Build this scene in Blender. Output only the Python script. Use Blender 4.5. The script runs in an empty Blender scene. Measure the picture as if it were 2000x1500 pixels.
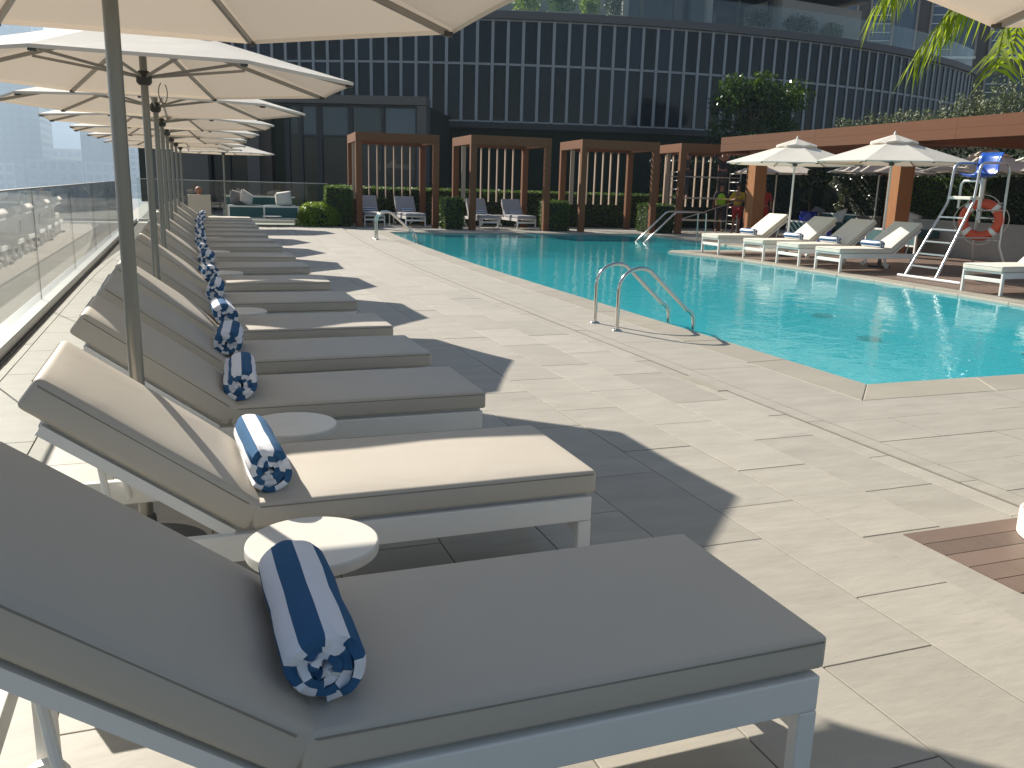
import bpy, bmesh, math, random
import numpy as np
from mathutils import Vector, Matrix

random.seed(7)
rng = np.random.default_rng(7)
PI = math.pi
SC = bpy.context.scene
COL = SC.collection

# ------------------------------------------------------------------ camera
def cam_axes(yaw, pitch, roll):
    cy, sy, cp, sp = math.cos(yaw), math.sin(yaw), math.cos(pitch), math.sin(pitch)
    f = Vector((sy*cp, cy*cp, -sp)); r = Vector((cy, -sy, 0)); u = r.cross(f)
    cr, sr = math.cos(roll), math.sin(roll)
    return cr*r + sr*u, -sr*r + cr*u, f
cam_d = bpy.data.cameras.new('camera'); cam = bpy.data.objects.new('camera', cam_d); COL.objects.link(cam)
r_, u_, f_ = cam_axes(*[math.radians(a) for a in (20.7405, 12.9913, 1.6383)])
cam.matrix_world = Matrix(((r_.x, u_.x, -f_.x, 0), (r_.y, u_.y, -f_.y, 0), (r_.z, u_.z, -f_.z, 1.5), (0, 0, 0, 1)))
cam_d.sensor_width = 36; cam_d.lens = 36*1688.17/2000
cam_d.clip_start = .05; cam_d.clip_end = 12000
SC.camera = cam

# ------------------------------------------------------------------ sky and sun
SUN_AZ, SUN_EL = math.radians(-22), math.radians(32)
world = bpy.data.worlds.new('World'); SC.world = world; world.use_nodes = True
wn = world.node_tree.nodes; wl = world.node_tree.links
bg = wn['Background']; sky = wn.new('ShaderNodeTexSky'); sky.sky_type = 'NISHITA'; sky.sun_disc = False
sky.sun_elevation = SUN_EL; sky.sun_rotation = SUN_AZ; sky.dust_density = .7; sky.air_density = 1.0
wl.new(sky.outputs[0], bg.inputs[0]); bg.inputs[1].default_value = .052
sun_d = bpy.data.lights.new('sun', 'SUN'); sun = bpy.data.objects.new('sun', sun_d); COL.objects.link(sun)
sun_d.energy = 5.0; sun_d.angle = math.radians(.53); sun_d.color = (1, .93, .82)
sdir = Vector((math.sin(SUN_AZ)*math.cos(SUN_EL), math.cos(SUN_AZ)*math.cos(SUN_EL), math.sin(SUN_EL)))
sun.rotation_euler = (-sdir).to_track_quat('-Z', 'Y').to_euler(); sun.location = (0, 0, 60)
vs = SC.view_settings; vs.view_transform = 'Standard'; vs.look = 'None'; vs.gamma = 1; vs.use_curve_mapping = False
vs.exposure = .95
SC.cycles.max_bounces = 10; SC.cycles.transparent_max_bounces = 16

# ------------------------------------------------------------------ materials
M = {}
def nodes(name):
    m = bpy.data.materials.new(name); m.use_nodes = True
    return m, m.node_tree.nodes, m.node_tree.links, m.node_tree.nodes['Principled BSDF']
def mat(name, col, rough=.6, metal=0, var=0, scale=4, stretch=(1, 1, 1), bump=0, bscale=40, bdist=.004, rnd=0, spec=.5, island=0, coat=0, bump2=0, b2scale=5, b2dist=.02):
    m, N, L, b = nodes(name)
    b.inputs['Roughness'].default_value = rough; b.inputs['Metallic'].default_value = metal
    b.inputs['Specular IOR Level'].default_value = spec; b.inputs['Coat Weight'].default_value = coat
    b.inputs['Base Color'].default_value = (*col, 1)
    src = None
    def vec(st):
        tc = N.new('ShaderNodeTexCoord'); mp = N.new('ShaderNodeMapping'); mp.inputs['Scale'].default_value = st
        L.new(tc.outputs['Object'], mp.inputs[0])
        if rnd:
            oi = N.new('ShaderNodeObjectInfo'); mu = N.new('ShaderNodeMath'); mu.operation = 'MULTIPLY'; mu.inputs[1].default_value = 61.0
            L.new(oi.outputs['Random'], mu.inputs[0]); L.new(mu.outputs[0], mp.inputs['Location'])
        return mp.outputs[0]
    if var or rnd or island:
        val = None
        def add(sock, lo, hi):
            nonlocal val
            mr = N.new('ShaderNodeMapRange'); mr.inputs[3].default_value = lo; mr.inputs[4].default_value = hi
            L.new(sock, mr.inputs[0])
            if val is None: val = mr.outputs[0]
            else:
                mm = N.new('ShaderNodeMath'); mm.operation = 'MULTIPLY'; L.new(val, mm.inputs[0]); L.new(mr.outputs[0], mm.inputs[1]); val = mm.outputs[0]
        if var:
            nz = N.new('ShaderNodeTexNoise'); nz.inputs['Scale'].default_value = scale; nz.inputs['Detail'].default_value = 6; nz.inputs['Roughness'].default_value = .62
            L.new(vec(stretch), nz.inputs[0]); add(nz.outputs[0], 1-var*1.6, 1+var*1.6)
        if rnd:
            oi = N.new('ShaderNodeObjectInfo'); add(oi.outputs['Random'], 1-rnd, 1+rnd)
        if island:
            ge = N.new('ShaderNodeNewGeometry'); add(ge.outputs['Random Per Island'], 1-island, 1+island)
        hs = N.new('ShaderNodeHueSaturation'); hs.inputs['Color'].default_value = (*col, 1); L.new(val, hs.inputs['Value']); L.new(hs.outputs[0], b.inputs['Base Color'])
    if bump:
        nz = N.new('ShaderNodeTexNoise'); nz.inputs['Scale'].default_value = bscale; nz.inputs['Detail'].default_value = 5
        L.new(vec(stretch), nz.inputs[0])
        bp = N.new('ShaderNodeBump'); bp.inputs['Strength'].default_value = bump; bp.inputs['Distance'].default_value = bdist
        L.new(nz.outputs[0], bp.inputs['Height']); L.new(bp.outputs[0], b.inputs['Normal'])
        if bump2:
            n2 = N.new('ShaderNodeTexNoise'); n2.inputs['Scale'].default_value = b2scale; n2.inputs['Detail'].default_value = 2; n2.inputs['Distortion'].default_value = 1.6
            L.new(vec((1, 1.2, 1)), n2.inputs[0]); b2 = N.new('ShaderNodeBump'); b2.inputs['Strength'].default_value = bump2; b2.inputs['Distance'].default_value = b2dist
            L.new(n2.outputs[0], b2.inputs['Height']); L.new(b2.outputs[0], bp.inputs['Normal'])
    M[name] = m; return m

mat('stone', (.385, .356, .302), .6, var=.15, scale=2.6, stretch=(.9, 2.6, 1), bump=.55, bscale=7, bdist=.006, rnd=.075)
mat('coping', (.37, .335, .27), .5, var=.13, scale=1.7, stretch=(1, 1.5, 1), bump=.25, bscale=14, rnd=.06)
mat('grout', (.13, .115, .095), .9)
mat('timber', (.185, .130, .100), .5, var=.16, scale=4, stretch=(26, 1.2, 4), bump=.4, bscale=6, rnd=.14)
mat('beam_wood', (.18, .078, .036), .8, var=.16, scale=3, stretch=(1, 1, 22), bump=.2, bscale=6, rnd=.08, spec=.2)
mat('post_wood', (.36, .155, .058), .7, var=.16, scale=3, stretch=(6, 6, .7), bump=.2, bscale=6, spec=.25)
mat('beam_wood_long', (.145, .062, .031), .8, var=.14, scale=2.2, stretch=(.5, 6, 14), bump=.2, bscale=5, spec=.2)
mat('slat_wood', (.40, .30, .22), .6, var=.1, scale=5, stretch=(1, 1, 8), rnd=.06)
mat('cushion', (.525, .475, .40), .55, var=.03, scale=3, bump=.35, bscale=900, bdist=.0006, spec=.4, bump2=.16, b2scale=2.4, b2dist=.02, rnd=.02)
mat('cushion_shade_grey', (.36, .355, .37), .8, var=.025, bump=.3, bscale=900, bdist=.0006)  # beige cushion with the cabana shade put into its colour
mat('cushion_cream', (.70, .655, .56), .75, var=.025, scale=3, bump=.35, bscale=900, bdist=.0006, spec=.35, bump2=.14, b2scale=2.4, rnd=.03)
mat('seam', (.27, .24, .195), .9)
mat('frame_paint', (.80, .78, .73), .42, var=.03, scale=6, spec=.5)
mat('white_paint', (.76, .75, .71), .4)
mat('table_top', (.72, .69, .62), .35, var=.06, scale=3, stretch=(1, 7, 1))
mat('pole_metal', (.27, .262, .235), .38, metal=.75)
mat('rib_metal', (.36, .34, .31), .45, metal=.3)
mat('dark_plastic', (.055, .053, .05), .5)
mat('steel', (.62, .60, .56), .14, metal=1)
mat('aluminium', (.56, .56, .55), .33, metal=.85)
mat('brushed_aluminium', (.50, .51, .52), .35, metal=.6, var=.05)
mat('grey_wall', (.16, .145, .13), .8, var=.05, scale=1.5)
mat('brown_wall', (.075, .06, .05), .75, var=.05)
mat('panel_grey', (.115, .108, .10), .6, var=.05, scale=.8, rnd=.06)
mat('mullion', (.30, .32, .335), .5, metal=.2)
mat('dark_frame', (.02, .022, .025), .5)
mat('parapet', (.10, .10, .102), .55, rnd=.05)
mat('slab_concrete', (.33, .31, .28), .8, var=.08)
mat('leaf_hedge', (.075, .135, .018), .5, island=.55)
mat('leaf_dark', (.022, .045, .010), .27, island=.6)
mat('leaf_bush', (.15, .25, .025), .5, island=.45)
mat('leaf_olive', (.15, .18, .075), .55, island=.5)
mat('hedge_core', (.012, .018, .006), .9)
mat('bark', (.10, .075, .05), .9, var=.2, bump=.6, bscale=30)
mat('palm_bark', (.22, .175, .13), .8, var=.12, scale=3, stretch=(1, 1, 9), bump=.4, bscale=12)
mat('cream_plaster', (.74, .70, .60), .7)
mat('teal_fabric', (.045, .12, .125), .85, bump=.2, bscale=400, bdist=.0008)
mat('grey_cushion', (.18, .18, .185), .85, bump=.3, bscale=30)
mat('pillow_light', (.55, .54, .50), .85, bump=.3, bscale=30)
mat('blue_plastic', (.015, .09, .42), .22, spec=.6)
mat('blue_glaze', (.012, .03, .30), .2)
mat('ring_red', (.60, .08, .028), .45)
mat('ring_white', (.72, .70, .66), .5)
mat('rope', (.55, .5, .42), .8)
mat('skin', (.30, .15, .095), .55)
mat('hair', (.015, .012, .01), .6)
mat('cloth_dark', (.028, .027, .032), .85)
mat('cloth_grey', (.06, .06, .065), .85)
mat('cloth_yellow', (.50, .36, .02), .8)
mat('cloth_red', (.38, .02, .018), .8)
mat('cloth_hivis', (.30, .62, .03), .7)
mat('reflective', (.75, .75, .72), .3)
mat('far_ground', (.24, .21, .18), .95, var=.15, scale=.02)
mat('terrace', (.06, .054, .047), .85, var=.08)
mat('soil', (.05, .035, .025), .95)

def two_tone_towel():
    m, N, L, b = nodes('towel_stripe'); b.inputs['Roughness'].default_value = .95; b.inputs['Specular IOR Level'].default_value = .15
    uv = N.new('ShaderNodeUVMap'); sp = N.new('ShaderNodeSeparateXYZ'); L.new(uv.outputs[0], sp.inputs[0])
    mu = N.new('ShaderNodeMath'); mu.operation = 'MULTIPLY'; mu.inputs[1].default_value = 1/.112; L.new(sp.outputs[0], mu.inputs[0])
    fr = N.new('ShaderNodeMath'); fr.operation = 'FRACT'; L.new(mu.outputs[0], fr.inputs[0])
    gt = N.new('ShaderNodeMath'); gt.operation = 'GREATER_THAN'; gt.inputs[1].default_value = .5; L.new(fr.outputs[0], gt.inputs[0])
    mx = N.new('ShaderNodeMix'); mx.data_type = 'RGBA'; mx.inputs[6].default_value = (.82, .83, .88, 1); mx.inputs[7].default_value = (.045, .125, .25, 1)
    L.new(gt.outputs[0], mx.inputs[0]); L.new(mx.outputs[2], b.inputs['Base Color'])
    tc = N.new('ShaderNodeTexCoord'); nz = N.new('ShaderNodeTexNoise'); nz.inputs['Scale'].default_value = 28; nz.inputs['Detail'].default_value = 8
    L.new(tc.outputs['Object'], nz.inputs[0]); bp = N.new('ShaderNodeBump'); bp.inputs['Strength'].default_value = .5; bp.inputs['Distance'].default_value = .006
    L.new(nz.outputs[0], bp.inputs['Height']); L.new(bp.outputs[0], b.inputs['Normal']); M['towel_stripe'] = m
two_tone_towel()

def translucent(name, col, tcol, fac, rough=.8, island=0, bump=0):
    m, N, L, b = nodes(name); b.inputs['Base Color'].default_value = (*col, 1); b.inputs['Roughness'].default_value = rough
    b.inputs['Specular IOR Level'].default_value = .2
    t = N.new('ShaderNodeBsdfTranslucent'); t.inputs[0].default_value = (*tcol, 1)
    mx = N.new('ShaderNodeMixShader'); mx.inputs[0].default_value = fac
    L.new(b.outputs[0], mx.inputs[1]); L.new(t.outputs[0], mx.inputs[2]); L.new(mx.outputs[0], N['Material Output'].inputs[0])
    if island:
        ge = N.new('ShaderNodeNewGeometry'); mr = N.new('ShaderNodeMapRange'); mr.inputs[3].default_value = 1-island; mr.inputs[4].default_value = 1+island
        L.new(ge.outputs['Random Per Island'], mr.inputs[0])
        for c, dst in ((col, b.inputs['Base Color']), (tcol, t.inputs[0])):
            hs = N.new('ShaderNodeHueSaturation'); hs.inputs['Color'].default_value = (*c, 1); L.new(mr.outputs[0], hs.inputs['Value']); L.new(hs.outputs[0], dst)
    if bump:
        tc = N.new('ShaderNodeTexCoord'); nz = N.new('ShaderNodeTexNoise'); nz.inputs['Scale'].default_value = 5; L.new(tc.outputs['Object'], nz.inputs[0])
        bp = N.new('ShaderNodeBump'); bp.inputs['Strength'].default_value = bump; bp.inputs['Distance'].default_value = .03
        L.new(nz.outputs[0], bp.inputs['Height']); L.new(bp.outputs[0], b.inputs['Normal'])
    M[name] = m
translucent('canopy_fabric', (.76, .72, .64), (.82, .67, .53), .19, bump=.18)
translucent('palm_leaf', (.15, .19, .018), (.34, .43, .02), .45, .4, island=.3)
translucent('leaf_hedge', (.06, .115, .014), (.13, .24, .015), .28, .45, island=.5)
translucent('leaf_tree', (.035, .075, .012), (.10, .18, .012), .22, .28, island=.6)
translucent('leaf_bush', (.16, .25, .03), (.30, .42, .03), .4, .45, island=.45)

def fresnel(N, L, ior, normal=None):
    ge = N.new('ShaderNodeNewGeometry'); mr = N.new('ShaderNodeMapRange'); mr.inputs[3].default_value = ior; mr.inputs[4].default_value = 1/ior
    L.new(ge.outputs['Backfacing'], mr.inputs[0]); fr = N.new('ShaderNodeFresnel'); L.new(mr.outputs[0], fr.inputs[0])
    if normal: L.new(normal, fr.inputs['Normal'])
    return fr
def glass(name, tint, boost=1.0, rough=0.0, blend=0):
    m, N, L, b = nodes(name); N.remove(b)
    tr = N.new('ShaderNodeBsdfTransparent'); tr.inputs[0].default_value = (*tint, 1)
    gl = N.new('ShaderNodeBsdfGlossy'); gl.inputs['Roughness'].default_value = rough
    fr = fresnel(N, L, 1.5)
    mu = N.new('ShaderNodeMath'); mu.operation = 'MULTIPLY'; mu.inputs[1].default_value = boost; mu.use_clamp = True
    L.new(fr.outputs[0], mu.inputs[0]); mx = N.new('ShaderNodeMixShader'); L.new(mu.outputs[0], mx.inputs[0])
    L.new(tr.outputs[0], mx.inputs[1]); L.new(gl.outputs[0], mx.inputs[2]); L.new(mx.outputs[0], N['Material Output'].inputs[0]); M[name] = m
glass('balustrade_glass', (.955, .975, .968), 1.0)
glass('thin_glass', (.90, .94, .93), 1.0)

def pane(name, col, rough, wob, spec=.5, st=(1, 1, .45)):
    m, N, L, b = nodes(name); b.inputs['Roughness'].default_value = rough; b.inputs['IOR'].default_value = 1.55; b.inputs['Specular IOR Level'].default_value = spec
    oi = N.new('ShaderNodeObjectInfo'); mr = N.new('ShaderNodeMapRange'); mr.inputs[3].default_value = .3; mr.inputs[4].default_value = 2.2
    L.new(oi.outputs['Random'], mr.inputs[0]); hs = N.new('ShaderNodeHueSaturation'); hs.inputs['Color'].default_value = (*col, 1)
    mh = N.new('ShaderNodeMapRange'); mh.inputs[3].default_value = .46; mh.inputs[4].default_value = .54; L.new(oi.outputs['Random'], mh.inputs[0]); L.new(mh.outputs[0], hs.inputs['Hue'])
    L.new(mr.outputs[0], hs.inputs['Value']); L.new(hs.outputs[0], b.inputs['Base Color'])
    tc = N.new('ShaderNodeTexCoord'); mp = N.new('ShaderNodeMapping'); mp.inputs['Scale'].default_value = st
    mu = N.new('ShaderNodeMath'); mu.operation = 'MULTIPLY'; mu.inputs[1].default_value = 37; L.new(oi.outputs['Random'], mu.inputs[0]); L.new(mu.outputs[0], mp.inputs['Location'])
    L.new(tc.outputs['Object'], mp.inputs[0]); nz = N.new('ShaderNodeTexNoise'); nz.inputs['Scale'].default_value = .7; nz.inputs['Detail'].default_value = 1; L.new(mp.outputs[0], nz.inputs[0])
    bp = N.new('ShaderNodeBump'); bp.inputs['Strength'].default_value = wob; bp.inputs['Distance'].default_value = .08
    L.new(nz.outputs[0], bp.inputs['Height']); L.new(bp.outputs[0], b.inputs['Normal']); M[name] = m
pane('facade_glass', (.008, .014, .020), .05, .12, .22)
pane('pavilion_glass', (.010, .016, .020), .03, .22, .4)
pane('curtain_glass', (.055, .085, .115), .06, .5, .5, (5, 5, .35))

def water_mat():
    m, N, L, b = nodes('water'); N.remove(b)
    tc = N.new('ShaderNodeTexCoord')
    n1 = N.new('ShaderNodeTexNoise'); n1.inputs['Scale'].default_value = 2.2; n1.inputs['Detail'].default_value = 3; n1.inputs['Distortion'].default_value = .8
    n2 = N.new('ShaderNodeTexNoise'); n2.inputs['Scale'].default_value = 9; n2.inputs['Detail'].default_value = 2; n2.inputs['Distortion'].default_value = 1.2
    L.new(tc.outputs['Object'], n1.inputs[0]); L.new(tc.outputs['Object'], n2.inputs[0])
    ad = N.new('ShaderNodeMath'); ad.operation = 'MULTIPLY_ADD'; ad.inputs[1].default_value = .22; L.new(n2.outputs[0], ad.inputs[0]); L.new(n1.outputs[0], ad.inputs[2])
    bp = N.new('ShaderNodeBump'); bp.inputs['Strength'].default_value = .15; bp.inputs['Distance'].default_value = .05; L.new(ad.outputs[0], bp.inputs['Height'])
    tr = N.new('ShaderNodeBsdfTransparent'); tr.inputs[0].default_value = (.62, .93, .95, 1)
    gl = N.new('ShaderNodeBsdfGlossy'); gl.inputs['Roughness'].default_value = .015; L.new(bp.outputs[0], gl.inputs['Normal'])
    fr = fresnel(N, L, 1.33, bp.outputs[0])
    df = N.new('ShaderNodeBsdfDiffuse'); df.inputs[0].default_value = (.06, .56, .62, 1); m2 = N.new('ShaderNodeMixShader'); m2.inputs[0].default_value = .5; L.new(tr.outputs[0], m2.inputs[1]); L.new(df.outputs[0], m2.inputs[2])
    mx = N.new('ShaderNodeMixShader'); L.new(fr.outputs[0], mx.inputs[0]); L.new(m2.outputs[0], mx.inputs[1]); L.new(gl.outputs[0], mx.inputs[2])
    L.new(mx.outputs[0], N['Material Output'].inputs[0]); M['water'] = m
water_mat()
def pool_tile_mat():
    m, N, L, b = nodes('pool_mosaic'); b.inputs['Roughness'].default_value = .4
    tc = N.new('ShaderNodeTexCoord'); br = N.new('ShaderNodeTexBrick'); br.inputs['Scale'].default_value = 1; br.offset = 0
    br.inputs['Brick Width'].default_value = .06; br.inputs['Row Height'].default_value = .06; br.inputs['Mortar Size'].default_value = .003
    br.inputs['Color1'].default_value = (.10, .60, .68, 1); br.inputs['Color2'].default_value = (.15, .68, .75, 1); br.inputs['Mortar'].default_value = (.25, .6, .64, 1)
    L.new(tc.outputs['Object'], br.inputs[0]); L.new(br.outputs[0], b.inputs['Base Color']); M['pool_mosaic'] = m
pool_tile_mat()

# ------------------------------------------------------------------ helpers
def tag(o, label=None, cat=None, group=None, kind=None):
    if label: o['label'] = label
    if cat: o['category'] = cat
    if group: o['group'] = group
    if kind: o['kind'] = kind
    return o
def link(o, parent=None):
    COL.objects.link(o)
    if parent: o.parent = parent
    return o
def empty(name, label, cat, loc=(0, 0, 0), rz=0, group=None):
    o = bpy.data.objects.new(name, None); o.empty_display_size = .2; COL.objects.link(o)
    o.location = loc; o.rotation_euler = (0, 0, rz); return tag(o, label, cat, group)
class MB:
    def __init__(s): s.v = []; s.f = []; s.uv = None
    def add(s, vs, fs):
        n = len(s.v); s.v += [tuple(v) for v in vs]; s.f += [tuple(i+n for i in f) for f in fs]; return s
    def box(s, a, b, mtx=None):
        (x0, y0, z0), (x1, y1, z1) = a, b
        vs = [Vector(p) for p in ((x0, y0, z0), (x1, y0, z0), (x1, y1, z0), (x0, y1, z0), (x0, y0, z1), (x1, y0, z1), (x1, y1, z1), (x0, y1, z1))]
        if mtx: vs = [mtx @ v for v in vs]
        return s.add(vs, [(3, 2, 1, 0), (4, 5, 6, 7), (0, 1, 5, 4), (1, 2, 6, 5), (2, 3, 7, 6), (3, 0, 4, 7)])
    def bar(s, p, q, w, h=None, up=(0, 0, 1)):
        p, q = Vector(p), Vector(q); h = h or w; d = (q-p).normalized(); up = Vector(up)
        if abs(d.dot(up)) > .98: up = Vector((0, 1, 0))
        x = d.cross(up).normalized()*w/2; y = x.cross(d).normalized()*h/2
        vs = [p-x-y, p+x-y, p+x+y, p-x+y, q-x-y, q+x-y, q+x+y, q-x+y]
        return s.add(vs, [(0, 1, 2, 3), (7, 6, 5, 4), (0, 4, 5, 1), (1, 5, 6, 2), (2, 6, 7, 3), (3, 7, 4, 0)])
    def tube(s, pts, r, seg=8, cap=True):
        pts = [Vector(p) for p in pts]; n = len(pts); rr = r if isinstance(r, (list, tuple)) else [r]*n
        up = None; rings = []
        for i, p in enumerate(pts):
            d = (pts[min(i+1, n-1)]-pts[max(i-1, 0)]).normalized()
            if up is None: up = Vector((0, 0, 1)) if abs(d.z) < .9 else Vector((0, 1, 0))
            x = d.cross(up).normalized(); up = x.cross(d).normalized()
            rings.append([p+(x*math.cos(2*PI*k/seg)+up*math.sin(2*PI*k/seg))*rr[i] for k in range(seg)])
        vs = [v for R in rings for v in R]; fs = []
        for i in range(n-1):
            for k in range(seg):
                a, b = i*seg+k, i*seg+(k+1) % seg; fs.append((a, b, b+seg, a+seg))
        if cap: fs += [tuple(range(seg))[::-1], tuple(range((n-1)*seg, n*seg))]
        return s.add(vs, fs)
    def lathe(s, prof, c=(0, 0, 0), seg=20, cap=True):
        vs = []; fs = []; n = len(prof)
        for r, z in prof:
            vs += [(c[0]+r*math.cos(2*PI*k/seg), c[1]+r*math.sin(2*PI*k/seg), c[2]+z) for k in range(seg)]
        for i in range(n-1):
            for k in range(seg):
                a, b = i*seg+k, i*seg+(k+1) % seg; fs.append((a, b, b+seg, a+seg))
        if cap: fs += [tuple(range(seg))[::-1], tuple(range((n-1)*seg, n*seg))]
        return s.add(vs, fs)
    def prism(s, poly, z0, z1):
        n = len(poly); vs = [(x, y, z0) for x, y in poly]+[(x, y, z1) for x, y in poly]
        fs = [tuple(range(n))[::-1], tuple(range(n, 2*n))]+[(i, (i+1) % n, (i+1) % n+n, i+n) for i in range(n)]
        return s.add(vs, fs)
    def mesh(s, name, m, smooth=False):
        me = bpy.data.meshes.new(name); me.from_pydata(s.v, [], s.f); me.materials.append(M[m])
        if smooth:
            me.polygons.foreach_set('use_smooth', [True]*len(me.polygons)); me.set_sharp_from_angle(angle=math.radians(50))
        me.validate(); return me
    def build(s, name, m, parent=None, smooth=False, loc=None, rz=0, bevel=0):
        me = s.mesh(name, m, smooth)
        if bevel: bevel_mesh(me, bevel)
        o = link(bpy.data.objects.new(name, me), parent)
        if loc: o.location = loc
        if rz: o.rotation_euler = (0, 0, rz)
        return o
def bevel_mesh(me, w, seg=2, smooth=False):
    bm = bmesh.new(); bm.from_mesh(me); bmesh.ops.remove_doubles(bm, verts=bm.verts, dist=1e-5)
    bmesh.ops.recalc_face_normals(bm, faces=bm.faces)
    bmesh.ops.bevel(bm, geom=[e for e in bm.edges if len(e.link_faces) == 2 and e.calc_face_angle(0) > .6], offset=w, segments=seg, profile=.5, affect='EDGES', clamp_overlap=True)
    bm.to_mesh(me); bm.free()
    if smooth:
        me.polygons.foreach_set('use_smooth', [True]*len(me.polygons)); me.set_sharp_from_angle(angle=math.radians(40))
def place(me, name, parent=None, loc=None, rz=0):
    o = link(bpy.data.objects.new(name, me), parent)
    if loc: o.location = loc
    if rz: o.rotation_euler = (0, 0, rz)
    return o
def copy_tree(o, parent=None):
    c = o.copy(); COL.objects.link(c)
    if parent: c.parent = parent
    for ch in o.children: copy_tree(ch, c)
    return c
def arc(c, r, a0, a1, n, ax1, ax2):
    c, ax1, ax2 = Vector(c), Vector(ax1), Vector(ax2)
    return [c+ax1*r*math.cos(a0+(a1-a0)*i/n)+ax2*r*math.sin(a0+(a1-a0)*i/n) for i in range(n+1)]
def cushion_mesh(name, L, W, T, m='cushion', nx=14, ny=8, crown=.012, r=.016):
    """rounded upholstered block, x 0..L, y -W/2..W/2, z 0..T"""
    bm = bmesh.new(); bmesh.ops.create_cube(bm, size=1)
    bmesh.ops.scale(bm, vec=(L, W, T), verts=bm.verts); bmesh.ops.translate(bm, vec=(L/2, 0, T/2), verts=bm.verts)
    bmesh.ops.bevel(bm, geom=list(bm.edges), offset=r, segments=3, profile=.6, affect='EDGES')
    for ax, n, lo, hi in ((0, nx, r, L-r), (1, ny, -W/2+r, W/2-r)):
        for i in range(1, n):
            co = [0, 0, 0]; co[ax] = lo+(hi-lo)*i/n; no = [0, 0, 0]; no[ax] = 1
            bmesh.ops.bisect_plane(bm, geom=bm.verts[:]+bm.edges[:]+bm.faces[:], plane_co=co, plane_no=no)
    for v in bm.verts:
        fx = max(0, 1-((v.co.x-L/2)/(L/2))**4); fy = max(0, 1-(v.co.y/(W/2))**4)
        if v.co.z > T*.5: v.co.z += crown*fx*fy+.003*math.sin(v.co.x*9+v.co.y*5)*fx*fy
        v.co.y += math.copysign(.006*max(0, 1-((v.co.x-L/2)/(L/2))**2), v.co.y)*(1-abs(2*v.co.z/T-1)**2)
    me = bpy.data.meshes.new(name); bm.to_mesh(me); bm.free(); me.materials.append(M[m])
    me.polygons.foreach_set('use_smooth', [True]*len(me.polygons)); me.set_sharp_from_angle(angle=math.radians(60)); return me
def leaf_mesh(name, P, size, m, Nn=None, aspect=.45, spread=1.0):
    n = len(P); P = np.asarray(P, float); size = np.broadcast_to(np.asarray(size, float), (n,))*rng.uniform(.65, 1.35, n)
    d = rng.normal(size=(n, 3)); d /= np.linalg.norm(d, axis=1)[:, None]
    if Nn is not None:
        d = d*spread+np.asarray(Nn); d /= np.linalg.norm(d, axis=1)[:, None]
    a = np.cross(d, rng.normal(size=(n, 3))); a /= np.linalg.norm(a, axis=1)[:, None]; b = np.cross(d, a)
    s = size[:, None]
    V = np.stack([P-a*s*.5, P-b*s*aspect*.5+d*s*.08, P+a*s*.5, P+b*s*aspect*.5+d*s*.08], 1).reshape(-1, 3)
    me = bpy.data.meshes.new(name); me.vertices.add(4*n); me.vertices.foreach_set('co', V.ravel())
    me.loops.add(4*n); me.loops.foreach_set('vertex_index', np.arange(4*n, dtype=np.int32))
    me.polygons.add(n); me.polygons.foreach_set('loop_start', np.arange(0, 4*n, 4, dtype=np.int32)); me.polygons.foreach_set('loop_total', np.full(n, 4, np.int32))
    me.update(calc_edges=True); me.materials.append(M[m]); return me
def shell_points(x0, x1, y0, y1, z0, z1, dens):
    P = []; Nn = []
    for ax, lo, hi in ((0, x0, x1), (1, y0, y1), (2, z0, z1)):
        oth = [i for i in range(3) if i != ax]; lim = [(x0, x1), (y0, y1), (z0, z1)]
        A = (lim[oth[0]][1]-lim[oth[0]][0])*(lim[oth[1]][1]-lim[oth[1]][0])
        for sgn, val in ((-1, lo), (1, hi)):
            if ax == 2 and sgn < 0: continue
            k = int(A*dens); p = np.zeros((k, 3)); p[:, ax] = val+rng.normal(0, .022, k)
            for i in oth: p[:, i] = rng.uniform(lim[i][0], lim[i][1], k)
            nn = np.zeros((k, 3)); nn[:, ax] = sgn; P.append(p); Nn.append(nn)
    return np.concatenate(P), np.concatenate(Nn)
def hedge(label, x0, x1, y0, y1, h, loc, rz, dens=520, size=.07, m='leaf_hedge', group=None):
    t = empty('hedge', label, 'hedge', loc, rz, group)
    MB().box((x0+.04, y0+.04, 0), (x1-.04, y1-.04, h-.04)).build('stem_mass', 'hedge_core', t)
    P, Nn = shell_points(x0, x1, y0, y1, .03, h, dens)
    tag(place(leaf_mesh('foliage', P, size, m, Nn, spread=.9), 'foliage', t), kind='stuff')
    return t
def sh(y): return .0033*max(0, y-12)**2

# ------------------------------------------------------------------ ground far below, lower terrace
tag(MB().box((-6000, -4000, -31), (6000, 8000, -30)).build('ground', 'far_ground'), kind='structure')
tag(MB().box((-26, -12, -5), (-2.1, 90, -4)).build('lower_terrace', 'terrace'), kind='structure')

# ------------------------------------------------------------------ pool outline
ledge = [(5.13+sh(y), y) for y in np.linspace(5.40, 26.1, 19)]
pool_poly = ledge+[(14.45, 26.1), (14.45, 19.25), (11.75, 19.25), (11.35, 19.15), (11.15, 18.9), (11.3, 18.3), (11.62, 16.5), (11.66, 14), (11.62, 12), (11.35, 9), (11.0, 5.40)]
def offset_poly(poly, d):
    n = len(poly); out = []
    A = sum(poly[i][0]*poly[(i+1) % n][1]-poly[(i+1) % n][0]*poly[i][1] for i in range(n)); s = 1 if A > 0 else -1
    for i in range(n):
        p0, p1, p2 = (Vector(poly[(i+k) % n]) for k in (-1, 0, 1))
        a = (p1-p0).normalized(); b = (p2-p1).normalized(); na = Vector((a.y, -a.x))*s; nb = Vector((b.y, -b.x))*s
        mm = (na+nb); mm = mm/max(.3, mm.dot(na)) if mm.length > 1e-6 else na
        out.append(tuple(p1+mm*d))
    return out
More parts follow.
